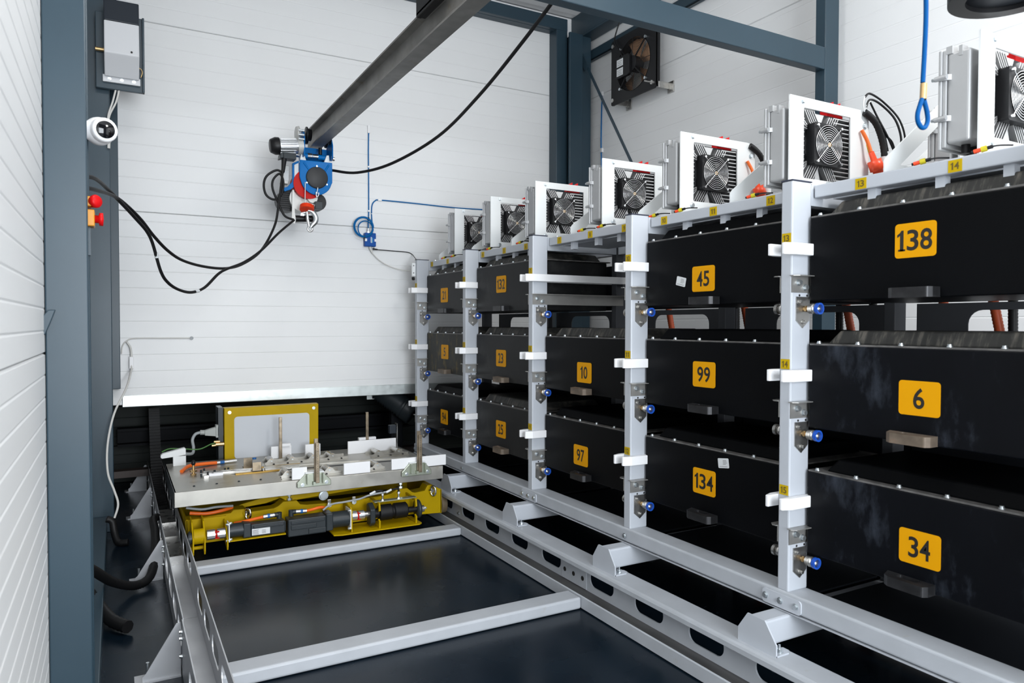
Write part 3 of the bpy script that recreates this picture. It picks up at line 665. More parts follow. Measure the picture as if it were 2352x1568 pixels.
# front pusher rods on zinc brackets
for xc in (0.972,1.589):
    m=MB().prism([(xc-0.095,0.372),(xc+0.095,0.372),(xc+0.095,0.400),(xc+0.052,0.448),(xc-0.048,0.448),(xc-0.095,0.400)],'y',4.062,4.076)
    b_=put('rod_bracket',m,'greenzinc',ca,bev=0.003)
    m=MB()
    for dx in (-0.042,0.046): m.box(xc+dx-0.004,xc+dx+0.004,4.030,4.064,0.392,0.448)
    m.box(xc-0.012,xc+0.026,4.034,4.062,0.385,0.404)
    put('bracket_rib',m,'greenzinc',b_)
    m=MB(); bolt(m,(xc-0.066,4.062,0.388),(0,-1,0),0.008,0.010); bolt(m,(xc+0.068,4.062,0.392),(0,-1,0),0.008,0.010); put('bracket_bolt',m,'zinc',b_)
    rd=put('pusher_rod', MB().box(xc+0.0005,xc+0.022,4.030,4.042,0.396,0.622).box(xc-0.004,xc+0.018,4.044,4.056,0.405,0.645),'brownsteel',ca,bev=0.002)
    m=MB()
    for k in range(12): m.cyl((xc+0.011,4.0295,0.45+0.014*k),(xc+0.011,4.0290,0.45+0.014*k),0.0018,6)
    put('rod_hole',m,'ink',rd)
    put('rod_plate', MB().box(xc-0.05,xc+0.055,4.06,4.12,0.449,0.456),'whitepaint',ca)
for xc in (0.931,1.512):
    put('pusher_rod', MB().box(xc-0.010,xc+0.010,4.795,4.808,0.412,0.682),'brownsteel',ca,bev=0.002)
# lifting eyes, threaded studs
for xc,zc in ((0.632,0.235),(1.742,0.238)):
    e=put('lifting_eye', MB().tube([(xc+0.010*math.sin(a)*1.2,YF-0.026-0.012*math.sin(a),zc+0.030*math.cos(a)) for a in [2*PI*i/18 for i in range(18)]],0.0065,8,closed=True).cyl((xc-0.012,YF,zc),(xc-0.004,YF-0.02,zc),0.014,12),'chrome',ca)
for xc,zc in ((0.868,0.272),(1.545,0.268)):
    m=MB().cyl((xc,YF+0.03,zc),(xc,YF+0.03,0.334),0.006,8).cyl((xc,YF+0.03,zc),(xc,YF+0.03,zc+0.012),0.016,6).cyl((xc,YF+0.03,zc+0.022),(xc,YF+0.03,zc+0.034),0.014,6)
    put('stud',m,'zinc',ca)
# left drive: flanges, coupling, motor
YM=4.08
for x,za_,zb_ in ((0.337,0.080,0.250),(0.393,0.080,0.252),(0.505,0.086,0.222)):
    put('flange_plate', MB().prism([(YM-0.045,za_+0.02),(YM-0.035,za_),(YF,za_+0.045),(YF,zb_),(YM+0.035,zb_-0.012),(YM-0.045,zb_-0.085)],'x',x,x+0.007),'yellow',ca,bev=0.001)
put('spacer', MB().box(0.33,0.52,YF-0.012,YF,0.12,0.235),'yellow',ca)
put('drum', MB().cyl((0.344,YM,0.170),(0.393,YM,0.170),0.040,20).cyl((0.315,YM+0.01,0.107),(0.395,YM+0.01,0.107),0.010,10),'yellow',ca)
put('chain_wheel', MB().cyl((0.318,YM,0.163),(0.336,YM,0.163),0.030,16).ringdisc((0.322,YM,0.163),(0.328,YM,0.163),0.038,0.02,12),'motor',ca)
def coupl(x0,x1,z,r=0.027):
    c_=put('shaft_coupling', MB().cyl((x0,YM,z),(x0+(x1-x0)*0.44,YM,z),r,20).cyl((x0+(x1-x0)*0.56,YM,z),(x1,YM,z),r,20),'silver',ca)
    put('coupling_spider', MB().cyl((x0+(x1-x0)*0.43,YM,z),(x0+(x1-x0)*0.57,YM,z),r*0.8,14).box(x0+(x1-x0)*0.42,x0+(x1-x0)*0.66,YM-r*1.02,YM,z+r*0.55,z+r*0.72).box(x0+(x1-x0)*0.42,x0+(x1-x0)*0.66,YM-r*1.02,YM,z-r*0.72,z-r*0.55),'redblade',c_)
coupl(0.410,0.500,0.171)
put('mount_plate', MB().box(0.514,0.519,YM-0.042,YM+0.035,0.128,0.226),'whitepaint',ca)
m=MB()
for zz in (0.135,0.222): bolt(m,(0.512,YM-0.036,zz),(-1,0,0),0.006,0.012); bolt(m,(0.519,YM-0.034,zz+0.004),(1,0,0),0.007,0.012)
put('mount_bolt',m,'zinc',ca)
put('gearbox', MB().cyl((0.519,YM,0.178),(0.590,YM,0.178),0.037,24),'motor',ca)
mo=put('motor', MB().box(0.588,0.628,YM-0.037,YM+0.037,0.138,0.214).box(0.628,0.808,YM-0.033,YM+0.033,0.138,0.205),'motor',ca,bev=0.005)
put('motor_rib', MB().box(0.640,0.800,YM-0.038,YM-0.030,0.180,0.197).box(0.700,0.812,YM-0.030,YM+0.030,0.145,0.200),'motor',mo,bev=0.003)
lb=put('motor_label', MB().box(0.632,0.726,YM-0.0365,YM-0.033,0.146,0.181),'paper',mo)
q=MB()
for k in range(5):
    q.box(0.636,0.668-0.004*(k%2),YM-0.0372,YM-0.0365,0.150+0.0055*k,0.1518+0.0055*k)
    if k<4: q.box(0.684,0.704,YM-0.0372,YM-0.0365,0.152+0.0055*k,0.1538+0.0055*k)
put('label_print',q,'print',lb)
# right drive
mo2=put('motor', MB().box(0.820,1.030,YM-0.050,YM+0.042,0.112,0.208).box(1.030,1.070,YM-0.053,YM+0.045,0.118,0.216),'motor',ca,bev=0.006)
put('motor_rib', MB().box(0.835,0.975,YM-0.056,YM-0.048,0.150,0.176).box(0.835,1.02,YM-0.054,YM-0.048,0.180,0.200).box(0.930,1.028,YM-0.056,YM-0.048,0.118,0.146),'motor',mo2,bev=0.003)
put('gearbox', MB().cyl((1.070,YM,0.164),(1.168,YM,0.164),0.046,28),'motor',ca)
put('flange_plate', MB().prism([(YM-0.055,0.085),(YF,0.10),(YF,0.24),(YM-0.03,0.232),(YM-0.055,0.21)],'x',1.173,1.180),'yellow',ca)
put('mount_plate', MB().box(1.168,1.173,YM-0.056,YM+0.05,0.112,0.222),'whitepaint',ca)
m=MB()
for zz in (0.116,0.218): bolt(m,(1.166,YM-0.052,zz),(-1,0,0),0.007,0.013)
put('mount_bolt',m,'zinc',ca)
coupl(1.186,1.262,0.171,0.028)
put('shaft', MB().cyl((1.262,YM,0.171),(1.292,YM,0.171),0.020,16),'stainless',ca)
put('bearing_block', MB().prism([(YM-0.045,0.125),(YM-0.02,0.105),(YM+0.03,0.105),(YM+0.04,0.225),(YM+0.01,0.235),(YM-0.045,0.205)],'x',1.290,1.322),'motor',ca,bev=0.006)
put('bearing_block', MB().lathe((1.590,YM,0.165),(1,0,0),[(0,0.0),(0,0.056),(0.018,0.056),(0.026,0.04),(0.026,0)],20),'motor',ca)
put('shaft_end', MB().cyl((1.610,YM,0.162),(1.640,YM,0.162),0.020,16),'stainless',ca)
bl=MB()
prof=[(0,0.0),(0,0.030)]
for k in range(22):
    r=0.047 if k not in (10,11) else 0.036
    prof += [(0.004+0.0078*k,r-0.003),(0.0079+0.0078*k,r)]
prof += [(0.178,0.040),(0.178,0.0)]
put('bellows', bl.lathe((1.350,YM,0.170),(1,0,0),prof,24),'rubber',ca)
put('shaft', MB().cyl((1.325,YM,0.170),(1.352,YM,0.170),0.028,16).cyl((1.528,YM,0.165),(1.592,YM,0.165),0.018,16),'black',ca)
for x0 in (1.338,1.566):
    put('clamp_ear', MB().prism([(YM-0.058,0.195),(YM-0.035,0.185),(YM-0.035,0.222),(YF,0.232),(YF,0.245),(YM-0.05,0.240)],'x',x0,x0+0.010).prism([(YM-0.058,0.135),(YM-0.035,0.145),(YM-0.035,0.108),(YF,0.098),(YF,0.088),(YM-0.055,0.092)],'x',x0,x0+0.010),'yellow',ca,bev=0.002)
put('sensor_bar', MB().box(1.322,1.585,YM-0.022,YM+0.02,0.238,0.243),'greenzinc',ca)
m=MB()
for xx in (1.378,1.478):
    m.cyl((xx,YM,0.243),(xx,YM,0.275),0.006,10).cyl((xx,YM,0.272),(xx,YM,0.284),0.010,6).cyl((xx,YM,0.243),(xx,YM,0.250),0.010,6)
put('sensor',m,'chrome',ca)
for xx in (1.378,1.478):
    m=MB(); m.tube(spline([(xx,YM,0.284),(xx,YM,0.296),(xx-0.012,YM,0.302),(xx-0.045,YM,0.300)],4),0.006,8)
    put('sensor_plug',m,'black',ca)
m=MB()
for xx in (1.378,1.478): m.cyl((xx-0.045,YM,0.300),(xx-0.078,YM,0.287),0.007,8)
put('cable_marker',m,'paper',ca)
put('sensor_cable', MB().tube(spline([(1.40,YM,0.290),(1.30,YM,0.282),(1.245,YM+0.02,0.262),(1.16,YM+0.03,0.252),(1.10,YM+0.03,0.250),(1.06,YM+0.02,0.243),(1.03,YM+0.02,0.222)],6),0.006,8),'greycable',ca)
for xx in (1.085,1.232):
    cl=put('cable_clip', MB().box(xx-0.011,xx+0.011,YF-0.03,YF-0.022,0.222,0.262),'stainless',ca,bev=0.003)
    q=MB(); bolt(q,(xx,YF-0.03,0.230),(0,-1,0),0.010,0.010); put('clip_bolt',q,'zinc',cl)
put('base_plate', MB().prism([(1.07,YM-0.06),(1.115,YM-0.075),(1.585,YM-0.075),(1.605,YM-0.055),(1.605,YF),(1.07,YF)],'z',0.086,0.093),'yellow',ca,bev=0.001)
put('base_plate', MB().box(0.52,0.81,YM-0.040,YF,0.128,0.134),'yellow',ca)
def plugset(x0,z0,sg,pts):
    put('plug_elbow', MB().cyl((x0,YM,z0-0.018),(x0,YM,z0+0.016),0.014,12).cyl((x0,YM,z0+0.004),(x0+sg*0.026,YM,z0+0.004),0.013,12),'motor',ca)
    put('plug_body', MB().cyl((x0+sg*0.026,YM,z0+0.004),(x0+sg*0.085,YM,z0+0.001),0.012,12),'silver',ca)
    put('plug_band', MB().cyl((x0+sg*0.050,YM,z0+0.0028),(x0+sg*0.064,YM,z0+0.002),0.0126,12),'blueband',ca)
    put('power_cable', MB().tube(spline([(x0+sg*0.085,YM,z0+0.001)]+pts,5),0.0085,10),'orangec',ca)
plugset(0.782,0.230,-1,[(0.665,YM+0.01,0.224),(0.61,YM+0.03,0.212),(0.56,YM+0.08,0.195)])
plugset(0.846,0.234,1,[(0.965,YM+0.01,0.236),(1.01,YM+0.02,0.240),(1.045,YM+0.05,0.228),(1.05,YM+0.08,0.21)])
put('power_cable', MB().tube(spline([(0.34,YF+0.03,0.262),(0.42,YF+0.02,0.252),(0.50,YF+0.02,0.258),(0.56,YF+0.05,0.262)],5),0.010,10),'orangec',ca)
put('sensor_cable', MB().tube(spline([(0.32,YF+0.0,0.30),(0.40,YF,0.282),(0.47,YF,0.286),(0.56,YF+0.03,0.275)],5),0.007,8),'greycable',ca)
m=MB(); bolt(m,(0.352,YF,0.205),(0,-1,0),0.012,0.010); bolt(m,(1.655,YF,0.128),(0,-1,0),0.012,0.012); bolt(m,(1.70,YF,0.13),(0,-1,0),0.006,0.006); put('beam_bolt',m,'zinc',ca)
# things on the left part of the deck
put('power_cable', MB().tube(spline([(0.33,4.62,0.42),(0.38,4.72,0.430),(0.47,4.76,0.428),(0.54,4.78,0.424)],5),0.011,10),'orangec',ca)
put('plug_body', MB().cyl((0.54,4.78,0.424),(0.66,4.80,0.424),0.010,12),'silver',ca)
put('plug_band', MB().cyl((0.56,4.783,0.424),(0.585,4.787,0.424),0.0106,12),'blueband',ca)
v=put('valve', MB().cyl((0.385,4.52,0.412),(0.385,4.52,0.470),0.007,10).cyl((0.385,4.52,0.430),(0.385,4.52,0.440),0.020,6).cyl((0.385,4.52,0.412),(0.385,4.52,0.420),0.016,6),'brass',ca)
put('valve_cap', MB().sphere((0.385,4.52,0.482),0.012,12,8,(1,1,1.4)),'black',v)
m=MB()
for x_,y_ in ((0.43,4.56),(0.45,4.60),(0.46,4.48),(0.48,4.44),(0.42,4.44),(0.50,4.52),(0.56,4.55),(0.58,4.56)): m.cyl((x_,y_,0.412),(x_,y_,0.430),0.006,8)
put('deck_stud',m,'motor',ca)
put('clear_cover', MB().box(0.43,0.455,4.40,4.42,0.412,0.424),'stainless',ca)
put('cable_cover', MB().prism([(0.232,0.484),(0.242,0.492),(0.365,0.520),(0.372,0.512),(0.372,0.476),(0.330,0.470),(0.238,0.462),(0.230,0.470)],'y',4.86,4.90),'whitepaint',ca,bev=0.003)
put('cable_cover_foot', MB().box(0.30,0.372,4.86,4.90,0.412,0.47),'whitepaint',ca)
# control box behind the deck
bx=put('control_box', MB().add([(0.608,4.95,0.404),(1.212,4.95,0.404),(1.214,4.95,0.742),(0.608,4.95,0.742),(0.608,5.16,0.404),(1.25,5.16,0.404),(1.222,5.03,0.742),(0.608,5.03,0.742)],[(0,1,2,3),(5,4,7,6),(1,5,6,2),(4,0,3,7),(3,2,6,7),(4,5,1,0)]),'yellow',ca,bev=0.003)
put('box_panel', MB().prism(rrect(0.668,1.152,0.408,0.684,0.022,6),'y',4.9475,4.95),mat('box_panel_grey_white',(0.50,0.52,0.55),0.5),bx)
m=MB()
for xx in (0.640,1.182): bolt(m,(xx,4.95,0.714),(0,-1,0),0.008,0.006)
put('box_screw',m,'zinc',bx)
put('box_rear', MB().box(0.575,0.604,4.98,5.12,0.404,0.745),'motor',ca)
pg=put('grey_plug', MB().prism([(0.495,0.568),(0.578,0.556),(0.578,0.622),(0.495,0.600)],'y',4.99,5.03).box(0.570,0.606,4.985,5.035,0.560,0.620).box(0.560,0.578,4.985,5.035,0.550,0.632),'greyplug',ca,bev=0.003)
put('plug_gland', MB().cyl((0.468,5.01,0.588),(0.497,5.01,0.586),0.016,8),'greyplug',pg)
put('grey_cable', MB().tube(spline([(0.470,5.01,0.588),(0.440,5.01,0.578),(0.422,5.0,0.545),(0.425,4.97,0.500),(0.415,4.93,0.470),(0.372,4.88,0.478)],6),0.0095,10),'greycable',ca)
put('earth_cable', MB().tube(spline([(0.58,4.96,0.522),(0.53,4.96,0.516),(0.46,4.95,0.490),(0.38,4.95,0.497),(0.29,4.94,0.508),(0.24,4.92,0.495)],6),0.004,8),'green',ca)
put('brass_fitting', MB().cyl((0.555,4.955,0.512),(0.605,4.955,0.512),0.013,8).cyl((0.532,4.955,0.505),(0.557,4.955,0.507),0.008,8).cyl((0.545,4.955,0.530),(0.58,4.955,0.530),0.007,8),'brass',ca)
sn=put('sensor_head', MB().box(1.685,1.735,4.83,4.87,0.515,0.575),'bluebox',ca,bev=0.004)
sn.data.materials[0]=M['heater_dark']
put('sensor_post', MB().box(1.738,1.743,4.83,4.87,0.412,0.585),'stainless',ca)
# dark gear motor in the opening behind the carriage
gm=thing('gear_motor','dark finned motor half hidden in the opening left of the last post','motor',(2.06,5.62,0.62))
d_=(0.35,-0.25,-0.30)
put('body', MB().lathe((-0.16,0.11,0.14),d_,[(0,0),(0,0.085),(0.02,0.10)]+[(0.03+0.012*k,0.10 if k%2 else 0.088) for k in range(20)]+[(0.29,0.095),(0.29,0.0)],28),'motor',gm)
put('fan_cover', MB().lathe((0.03,-0.03,-0.02),d_,[(0,0.103),(0.075,0.103),(0.085,0.09),(0.085,0)],28),'motor',gm)
put('mount_plate', MB().box(-0.26,-0.10,0.10,0.12,0.05,0.24),'galv',gm)
put('mount_arm', MB().box(-0.05,0.05,0.10,0.16,-0.62,0.06),'darkmetal',gm)

# ------------------------------------------------------------------ power converters on top of the rack
def build_converter():
    t=empty('power_converter')
    out=rrect(0,0.452,0,0.359,0.05,6,(0,0,1,0)); out=[(x,z) for x,z in out]
    hole=rrect(0.075,0.340,0.064,0.322,0.004,2)
    put('mounting_plate', flat(out,[hole],0.006,'y',0.0),'whitepaint',t)
    for k in ((0.070,0.345),(0.068,0.045),(0.425,0.30)):
        q=MB(); bolt(q,(k[0],0,k[1]),(0,-1,0),0.009,0.008); put('plate_bolt',q,'zinc',t)
    tri=[(0,0.001),(0.45,0.001),(0.45,0.355),(0.41,0.355),(0.012,0.060),(0,0.045)]
    hol=[(0.080,0.040),(0.415,0.040),(0.415,0.290)]
    put('rear_bracket', flat(tri,[hol],0.005,'y',0.285),'whitepaint',t)
    put('bracket_base', MB().box(0,0.45,0.006,0.285,0.0,0.003),'whitepaint',t)
    hs=put('housing', MB().box(0.004,0.41,0.030,0.096,0.056,0.322),'castal',t,bev=0.008,seg=3)
    m=MB().box(0.001,0.42,0.096,0.108,0.046,0.332); fl=put('housing_lid', m,'castal',t,bev=0.003)
    put('lid_lip', MB().box(-0.003,0.42,0.108,0.118,0.040,0.334),'castal',fl,bev=0.003)
    for zz in (0.130,0.250):
        put('lid_lug', MB().cyl((-0.010,0.088,zz),(-0.010,0.122,zz),0.0075,10).prism([(-0.012,0.094),(0.010,0.078),(0.010,0.104),(-0.012,0.104)],'z',zz-0.008,zz+0.008),'castal',fl)
        q=MB(); bolt(q,(-0.010,0.122,zz),(0,1,0),0.005,0.010); put('lug_bolt',q,'zinc',fl)
    put('housing_notch', MB().box(0.002,0.03,0.052,0.062,0.305,0.334).box(0.001,0.03,0.080,0.098,0.318,0.340),'castal',hs)
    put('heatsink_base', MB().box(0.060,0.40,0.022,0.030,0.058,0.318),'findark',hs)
    f=MB(); 
    for k in range(15):                     # horizontal fins on the right side
        z=0.072+0.0166*k; f.box(0.245,0.335,0.004,0.022,z,z+0.0035)
    def dfin(x0,z0,x1,z1):
        d=Vector((x1-x0,z1-z0)).normalized()*0.0019; n=(-d.y,d.x)
        f.prism([(x0+n[0],z0+n[1]),(x1+n[0],z1+n[1]),(x1-n[0],z1-n[1]),(x0-n[0],z0-n[1])],'y',0.004,0.022)
    for k in range(5):
        dfin(0.085+0.0125*k,0.316,0.122+0.0125*k,0.262); dfin(0.197+0.0125*k,0.262,0.223+0.0125*k,0.306)
        dfin(0.082+0.0125*k,0.066,0.118+0.0125*k,0.122); dfin(0.182+0.0125*k,0.122,0.218+0.0125*k,0.066)
    for k in range(3): dfin(0.078,0.280-0.014*k,0.098,0.262-0.014*k*0.5); dfin(0.078,0.095+0.012*k,0.098,0.118+0.012*k*0.4)
    for k in range(12):
        z=0.10+0.0166*k; f.box(0.074,0.084,0.004,0.022,z,z+0.0035)
    fin=put('fins', f,'final',hs); tag(fin,kind='stuff')
    put('fin_web', MB().prism([(0.150,0.312),(0.200,0.312),(0.176,0.262)],'y',0.012,0.022),'final',hs)
    put('fin_web', MB().prism([(0.150,0.066),(0.182,0.066),(0.166,0.118)],'y',0.012,0.022),'final',hs)
    # fan with guard
    cx,cz,hw=0.184,0.192,0.0775
    fr=put('fan', flat(rrect(cx-hw,cx+hw,cz-hw,cz+hw,0.008,3),[circ(cx,cz,0.071,32)],0.036,'y',-0.022),'black',t)
    m=MB().cyl((cx,-0.014,cz),(cx,0.010,cz),0.028,20)
    put('fan_hub',m,'black',fr)
    m=MB()
    for k in range(7):
        a=2*PI*k/7; c_,s_=math.cos(a),math.sin(a); c2,s2=math.cos(a+0.55),math.sin(a+0.55)
        m.add([(cx+0.027*c_,-0.012,cz+0.027*s_),(cx+0.069*c_,-0.012,cz+0.069*s_),(cx+0.069*c2,0.006,cz+0.069*s2),(cx+0.027*c2,0.006,cz+0.027*s2)],[(0,1,2,3)])
    put('fan_blades',m,'black',fr)
    m=MB()
    for k in range(9):
        r=0.0085+0.0079*k; m.tube([(cx+r*math.cos(2*PI*i/36),-0.0265,cz+r*math.sin(2*PI*i/36)) for i in range(36)],0.0014,6,closed=True)
    m2=0.0660
    for sx,sz in ((1,1),(-1,1)):
        m.tube([(cx-sx*m2,-0.0285,cz-sz*m2),(cx,-0.0285,cz),(cx+sx*m2,-0.0285,cz+sz*m2)],0.0015,6)
    g=put('fan_guard',m,'chrome',fr)
    for sx in (-1,1):
        for sz in (-1,1): put('guard_screw', MB().cyl((cx+sx*m2,-0.032,cz+sz*m2),(cx+sx*m2,-0.022,cz+sz*m2),0.0052,10),'chrome',g)
    put('guard_badge', MB().cyl((cx,-0.0288,cz),(cx,-0.0268,cz),0.0085,14),'brass',g)
    for k in (0,1):
        x=0.245+0.040*k
        put('red_clip', MB().add([(x,0.03,0.345),(x+0.034,0.03,0.345),(x+0.034,0.03,0.381),(x,0.03,0.362),(x,0.05,0.345),(x+0.034,0.05,0.345),(x+0.034,0.05,0.381),(x,0.05,0.362)],[(0,1,2,3),(5,4,7,6),(0,4,5,1),(3,2,6,7),(0,3,7,4),(1,5,6,2)]),'red',t)
    put('terminal_strip', MB().box(0.24,0.33,0.028,0.06,0.318,0.345),'red',t)
    put('bottom_gland', MB().cyl((0.06,0.07,0.03),(0.06,0.07,0.056),0.012,10).box(0.10,0.22,0.05,0.09,0.028,0.056),'black',hs)
    # red and yellow plugs on short tails lying on the beam
    for (x,y,a) in ((-0.018,0.155,0.5),(-0.020,-0.020,0.35)):
        d=Vector((math.cos(a)*0.35,-math.sin(a),0.12)).normalized()*1.0; p=Vector((x,y,0.014))
        e=Vector((0.35,-0.90,0.18)).normalized()
        k=0.68
        pl=put('plug', MB().cyl(p-e*0.032*k,p-e*0.006*k,0.009*k,8),'redpl',t)
        put('plug_collar', MB().cyl(p-e*0.006*k,p+e*0.016*k,0.0125*k,10),'yelpl',pl)
        put('plug_tail', MB().cyl(p+e*0.016*k,p+e*0.036*k,0.008*k,8).tube(spline([p+e*0.036*k,p+e*0.055*k+Vector((0.01,0,0)),p+e*0.085*k+Vector((0.03,0,-0.004))],4),0.0025,6),'black',pl)
        put('plug_latch', MB().cyl(p-e*0.040*k,p-e*0.032*k,0.0065*k,8),'black',pl)
    return t
CY=[(1.148,'nearest','cut by the right photo edge'),(1.804,'second','loose black wires beside it'),(2.379,'third','above sticker 11'),(2.950,'fourth','behind the post numbered 10'),(3.608,'fifth','above the empty slot'),(4.179,'sixth','above pack 132'),(4.746,'seventh','farthest, above pack 21')]
conv=build_converter()
for i,(y,o_,ex) in enumerate(CY):
    c_=conv if i==0 else dup(conv)
    c_.location=(2.150,y,1.769)
    tag(c_,'silver converter with round fan guard, %s from the camera, %s'%(o_,ex),'converter','power converters along the rack top')
c_=dup(conv); c_.location=(2.705,1.512,1.769)
tag(c_,'silver converter of the rear row, half hidden by the nearest bracket','converter','power converters along the rack top')

# loose wiring between the two nearest converters
def loom(x,y,z,label,small=False):
    t=thing('wiring_loom',label,'wiring',(x,y,z),'wiring looms on the converters')
    put('conduit', corr(spline([(0.00,0.0,0.0),(0.05,-0.01,-0.035),(0.085,-0.015,-0.10),(0.095,-0.02,-0.17),(0.093,-0.02,-0.25),(0.06,-0.02,-0.31)],5),0.0125,10,0.010),'rubber',t)
    put('tape', MB().tube(spline([(-0.004,0,0.002),(0.02,-0.004,-0.010),(0.042,-0.009,-0.028)],4),0.0128,10),'black',t)
    put('marker', MB().cyl((0.0945,-0.02,-0.165),(0.094,-0.02,-0.215),0.0148,12),'paper',t)
    put('yellow_wire', MB().tube(spline([(0.00,0.02,-0.08),(0.03,0.01,-0.13),(0.06,0.0,-0.20),(0.08,-0.01,-0.28)],5),0.004,6),'yelpl',t)
    oc=put('orange_connector', MB().lathe((0.010,-0.02,-0.155),(0.42,-0.1,-0.9),[(0,0),(0,0.010),(0.035,0.012),(0.036,0.026),(0.075,0.027),(0.076,0.020),(0.115,0.018),(0.115,0)],16),'redpl',t)
    put('orange_wire', MB().tube(spline([(0.010,-0.02,-0.155),(0.0,-0.01,-0.11),(-0.02,0.0,-0.07)],4),0.007,8),'orangec',t)
    put('orange_tail', MB().tube(spline([(0.055,-0.03,-0.26),(0.07,-0.03,-0.29),(0.06,-0.03,-0.32)],4),0.012,8),'orangec',t)
    if not small:
        for pts in ([(0.005,0,0.02),(0.03,0,0.055),(0.10,0,0.045),(0.16,-0.02,-0.01),(0.185,-0.03,-0.09),(0.16,-0.03,-0.16)],
                    [(-0.002,0,0.06),(0.03,0,0.078),(0.12,0,0.055),(0.19,-0.02,-0.01),(0.21,-0.03,-0.10),(0.15,-0.03,-0.19),(0.10,-0.03,-0.24)],
                    [(0.03,0,0.045),(0.07,0,0.0),(0.11,-0.02,-0.08),(0.165,-0.02,-0.15)],
                    [(0.02,0,0.005),(0.07,0,-0.015),(0.10,-0.01,-0.06),(0.115,-0.02,-0.14)],
                    [(0.09,-0.01,-0.07),(0.14,-0.02,-0.10),(0.165,-0.02,-0.155)]):
            put('wire', MB().tube(spline(pts,6),0.0042,6),'black',t)
        for pts in ([(-0.004,0,0.003),(-0.012,0,0.03),(-0.004,0,0.062)],[(0.0,0,0.003),(0.008,0,0.03),(0.03,0,0.048)],[(0.004,0,0.003),(0.015,0,0.012),(0.03,0,0.006)]):
            put('wire_end', MB().tube(spline(pts,4),0.0028,6),'paper',t)
    return t
loom(2.565,1.795,2.118,'bundle of loose black wires with an orange connector beside the second converter')
loom(2.565,2.372,2.112,'taped black cable bundle with orange connector beside the third converter',True)

# ------------------------------------------------------------------ wall fan
XFN=3.63; fcy,fcz=4.575,3.370; R_=0.207
fn=thing('wall_fan','square black ventilation fan with bronze blades on the right wall','fan',(0,0,0))
y0,y1,z0,z1=4.293,4.862,3.104,3.636
pl=put('frame_plate', flat(rrect(y0,y1,z0,z1,0.022,4),[circ(fcy,fcz,R_,40)],0.008,'x',XFN),'black',fn)
put('frame_edge', MB().box(XFN,XFN+0.035,y0,y0+0.004,z0+0.01,z1-0.01).box(XFN,XFN+0.035,y1-0.004,y1,z0+0.01,z1-0.01),'black',pl)
put('cowl', MB().ringdisc((XFN+0.004,fcy,fcz),(XFN+0.085,fcy,fcz),R_+0.004,R_,40),'black',fn)
g=MB()
for k in range(14):
    r=0.062+0.0112*k; g.tube([(XFN-0.012+0.010*(k/13)**2,fcy+r*math.cos(2*PI*i/44),fcz+r*math.sin(2*PI*i/44)) for i in range(44)],0.0016,5,closed=True)
for a in (0.0,PI/2,PI,1.5*PI): g.tube([(XFN-0.014,fcy+0.05*math.cos(a),fcz+0.05*math.sin(a)),(XFN-0.004,fcy+R_*math.cos(a),fcz+R_*math.sin(a))],0.002,5)
gl=put('grille',g,'black',fn)
for a in (PI/4,3*PI/4,5*PI/4,7*PI/4):
    put('grille_arm', MB().tube([(XFN-0.016,fcy+0.05*math.cos(a),fcz+0.05*math.sin(a)),(XFN-0.006,fcy+(R_+0.022)*math.cos(a),fcz+(R_+0.022)*math.sin(a))],0.006,8),'black',fn)
    put('arm_bolt', MB().cyl((XFN-0.016,fcy+(R_+0.018)*math.cos(a),fcz+(R_+0.018)*math.sin(a)),(XFN,fcy+(R_+0.018)*math.cos(a),fcz+(R_+0.018)*math.sin(a)),0.011,12),'zinc',fn)
for k in range(5):
    a=2*PI*k/5+0.30; m=MB(); vs=[]; 
    for j in range(6):
        r=0.055+(R_-0.058)*j/5; w_=0.30+0.14*j/5
        for s_,dx in ((-1,0.018),(0,0.030),(1,0.048)): vs.append((XFN+0.010+dx,fcy+r*math.cos(a+s_*w_),fcz+r*math.sin(a+s_*w_)))
    fs=[(3*j+i,3*j+i+1,3*j+i+4,3*j+i+3) for j in range(5) for i in range(2)]
    put('blade', MB().add(vs,fs,True),'bronze',fn)
mt=put('motor_box', MB().prism(rrect(fcy+0.005,fcy+0.175,fcz-0.085,fcz+0.085,0.02,4),'x',XFN-0.040,XFN-0.012).cyl((XFN-0.02,fcy,fcz),(XFN+0.06,fcy,fcz),0.062,24),'black',fn,bev=0.004)
mt.location=(0,0,0)
for a,b in ((0.008,0.066),(-0.066,-0.006)):
    lab=put('motor_label', MB().box(XFN-0.0415,XFN-0.040,fcy+0.080,fcy+0.160,fcz+a,fcz+b),'paper',mt)
    q=MB()
    for k in range(3): q.box(XFN-0.042,XFN-0.0415,fcy+0.092+0.01*(k%2),fcy+0.150,fcz+a+0.012+0.014*k,fcz+a+0.015+0.014*k)
    put('label_print',q,'print',lab)
put('spacer_bolt', MB().cyl((XFN-0.02,y0+0.035,z0+0.045),(XFN+0.0,y0+0.035,z0+0.045),0.016,14).cyl((XFN-0.085,y0+0.035,z0+0.045),(XFN-0.02,y0+0.035,z0+0.045),0.006,10),'stainless',fn)
for yy,zz in ((y1-0.022,z1-0.045),(y1-0.022,z0+0.045)):
    put('spacer_bolt', MB().cyl((XFN-0.008,yy,zz),(XFN+0.0,yy,zz),0.016,14).cyl((XFN+0.01,yy+0.01,zz),(3.745,yy+0.02,zz),0.006,10),'stainless',fn)
for yy in (y0-0.015,y1-0.07):
    put('wall_bracket', MB().box(3.738,3.749,yy-0.055,yy+0.012,z0-0.035,z0+0.05).box(XFN+0.008,3.738,yy-0.004,yy+0.004,z0-0.002,z0+0.045),'stainless',fn,bev=0.002)
put('cord', MB().tube(spline([(XFN-0.02,fcy+0.10,fcz+0.07),(XFN-0.03,fcy+0.16,fcz+0.17),(XFN-0.02,fcy+0.22,fcz+0.26),(3.63,fcy+0.17,fcz+0.40),(3.66,fcy+0.12,3.80)],6),0.006,8),'black',fn)

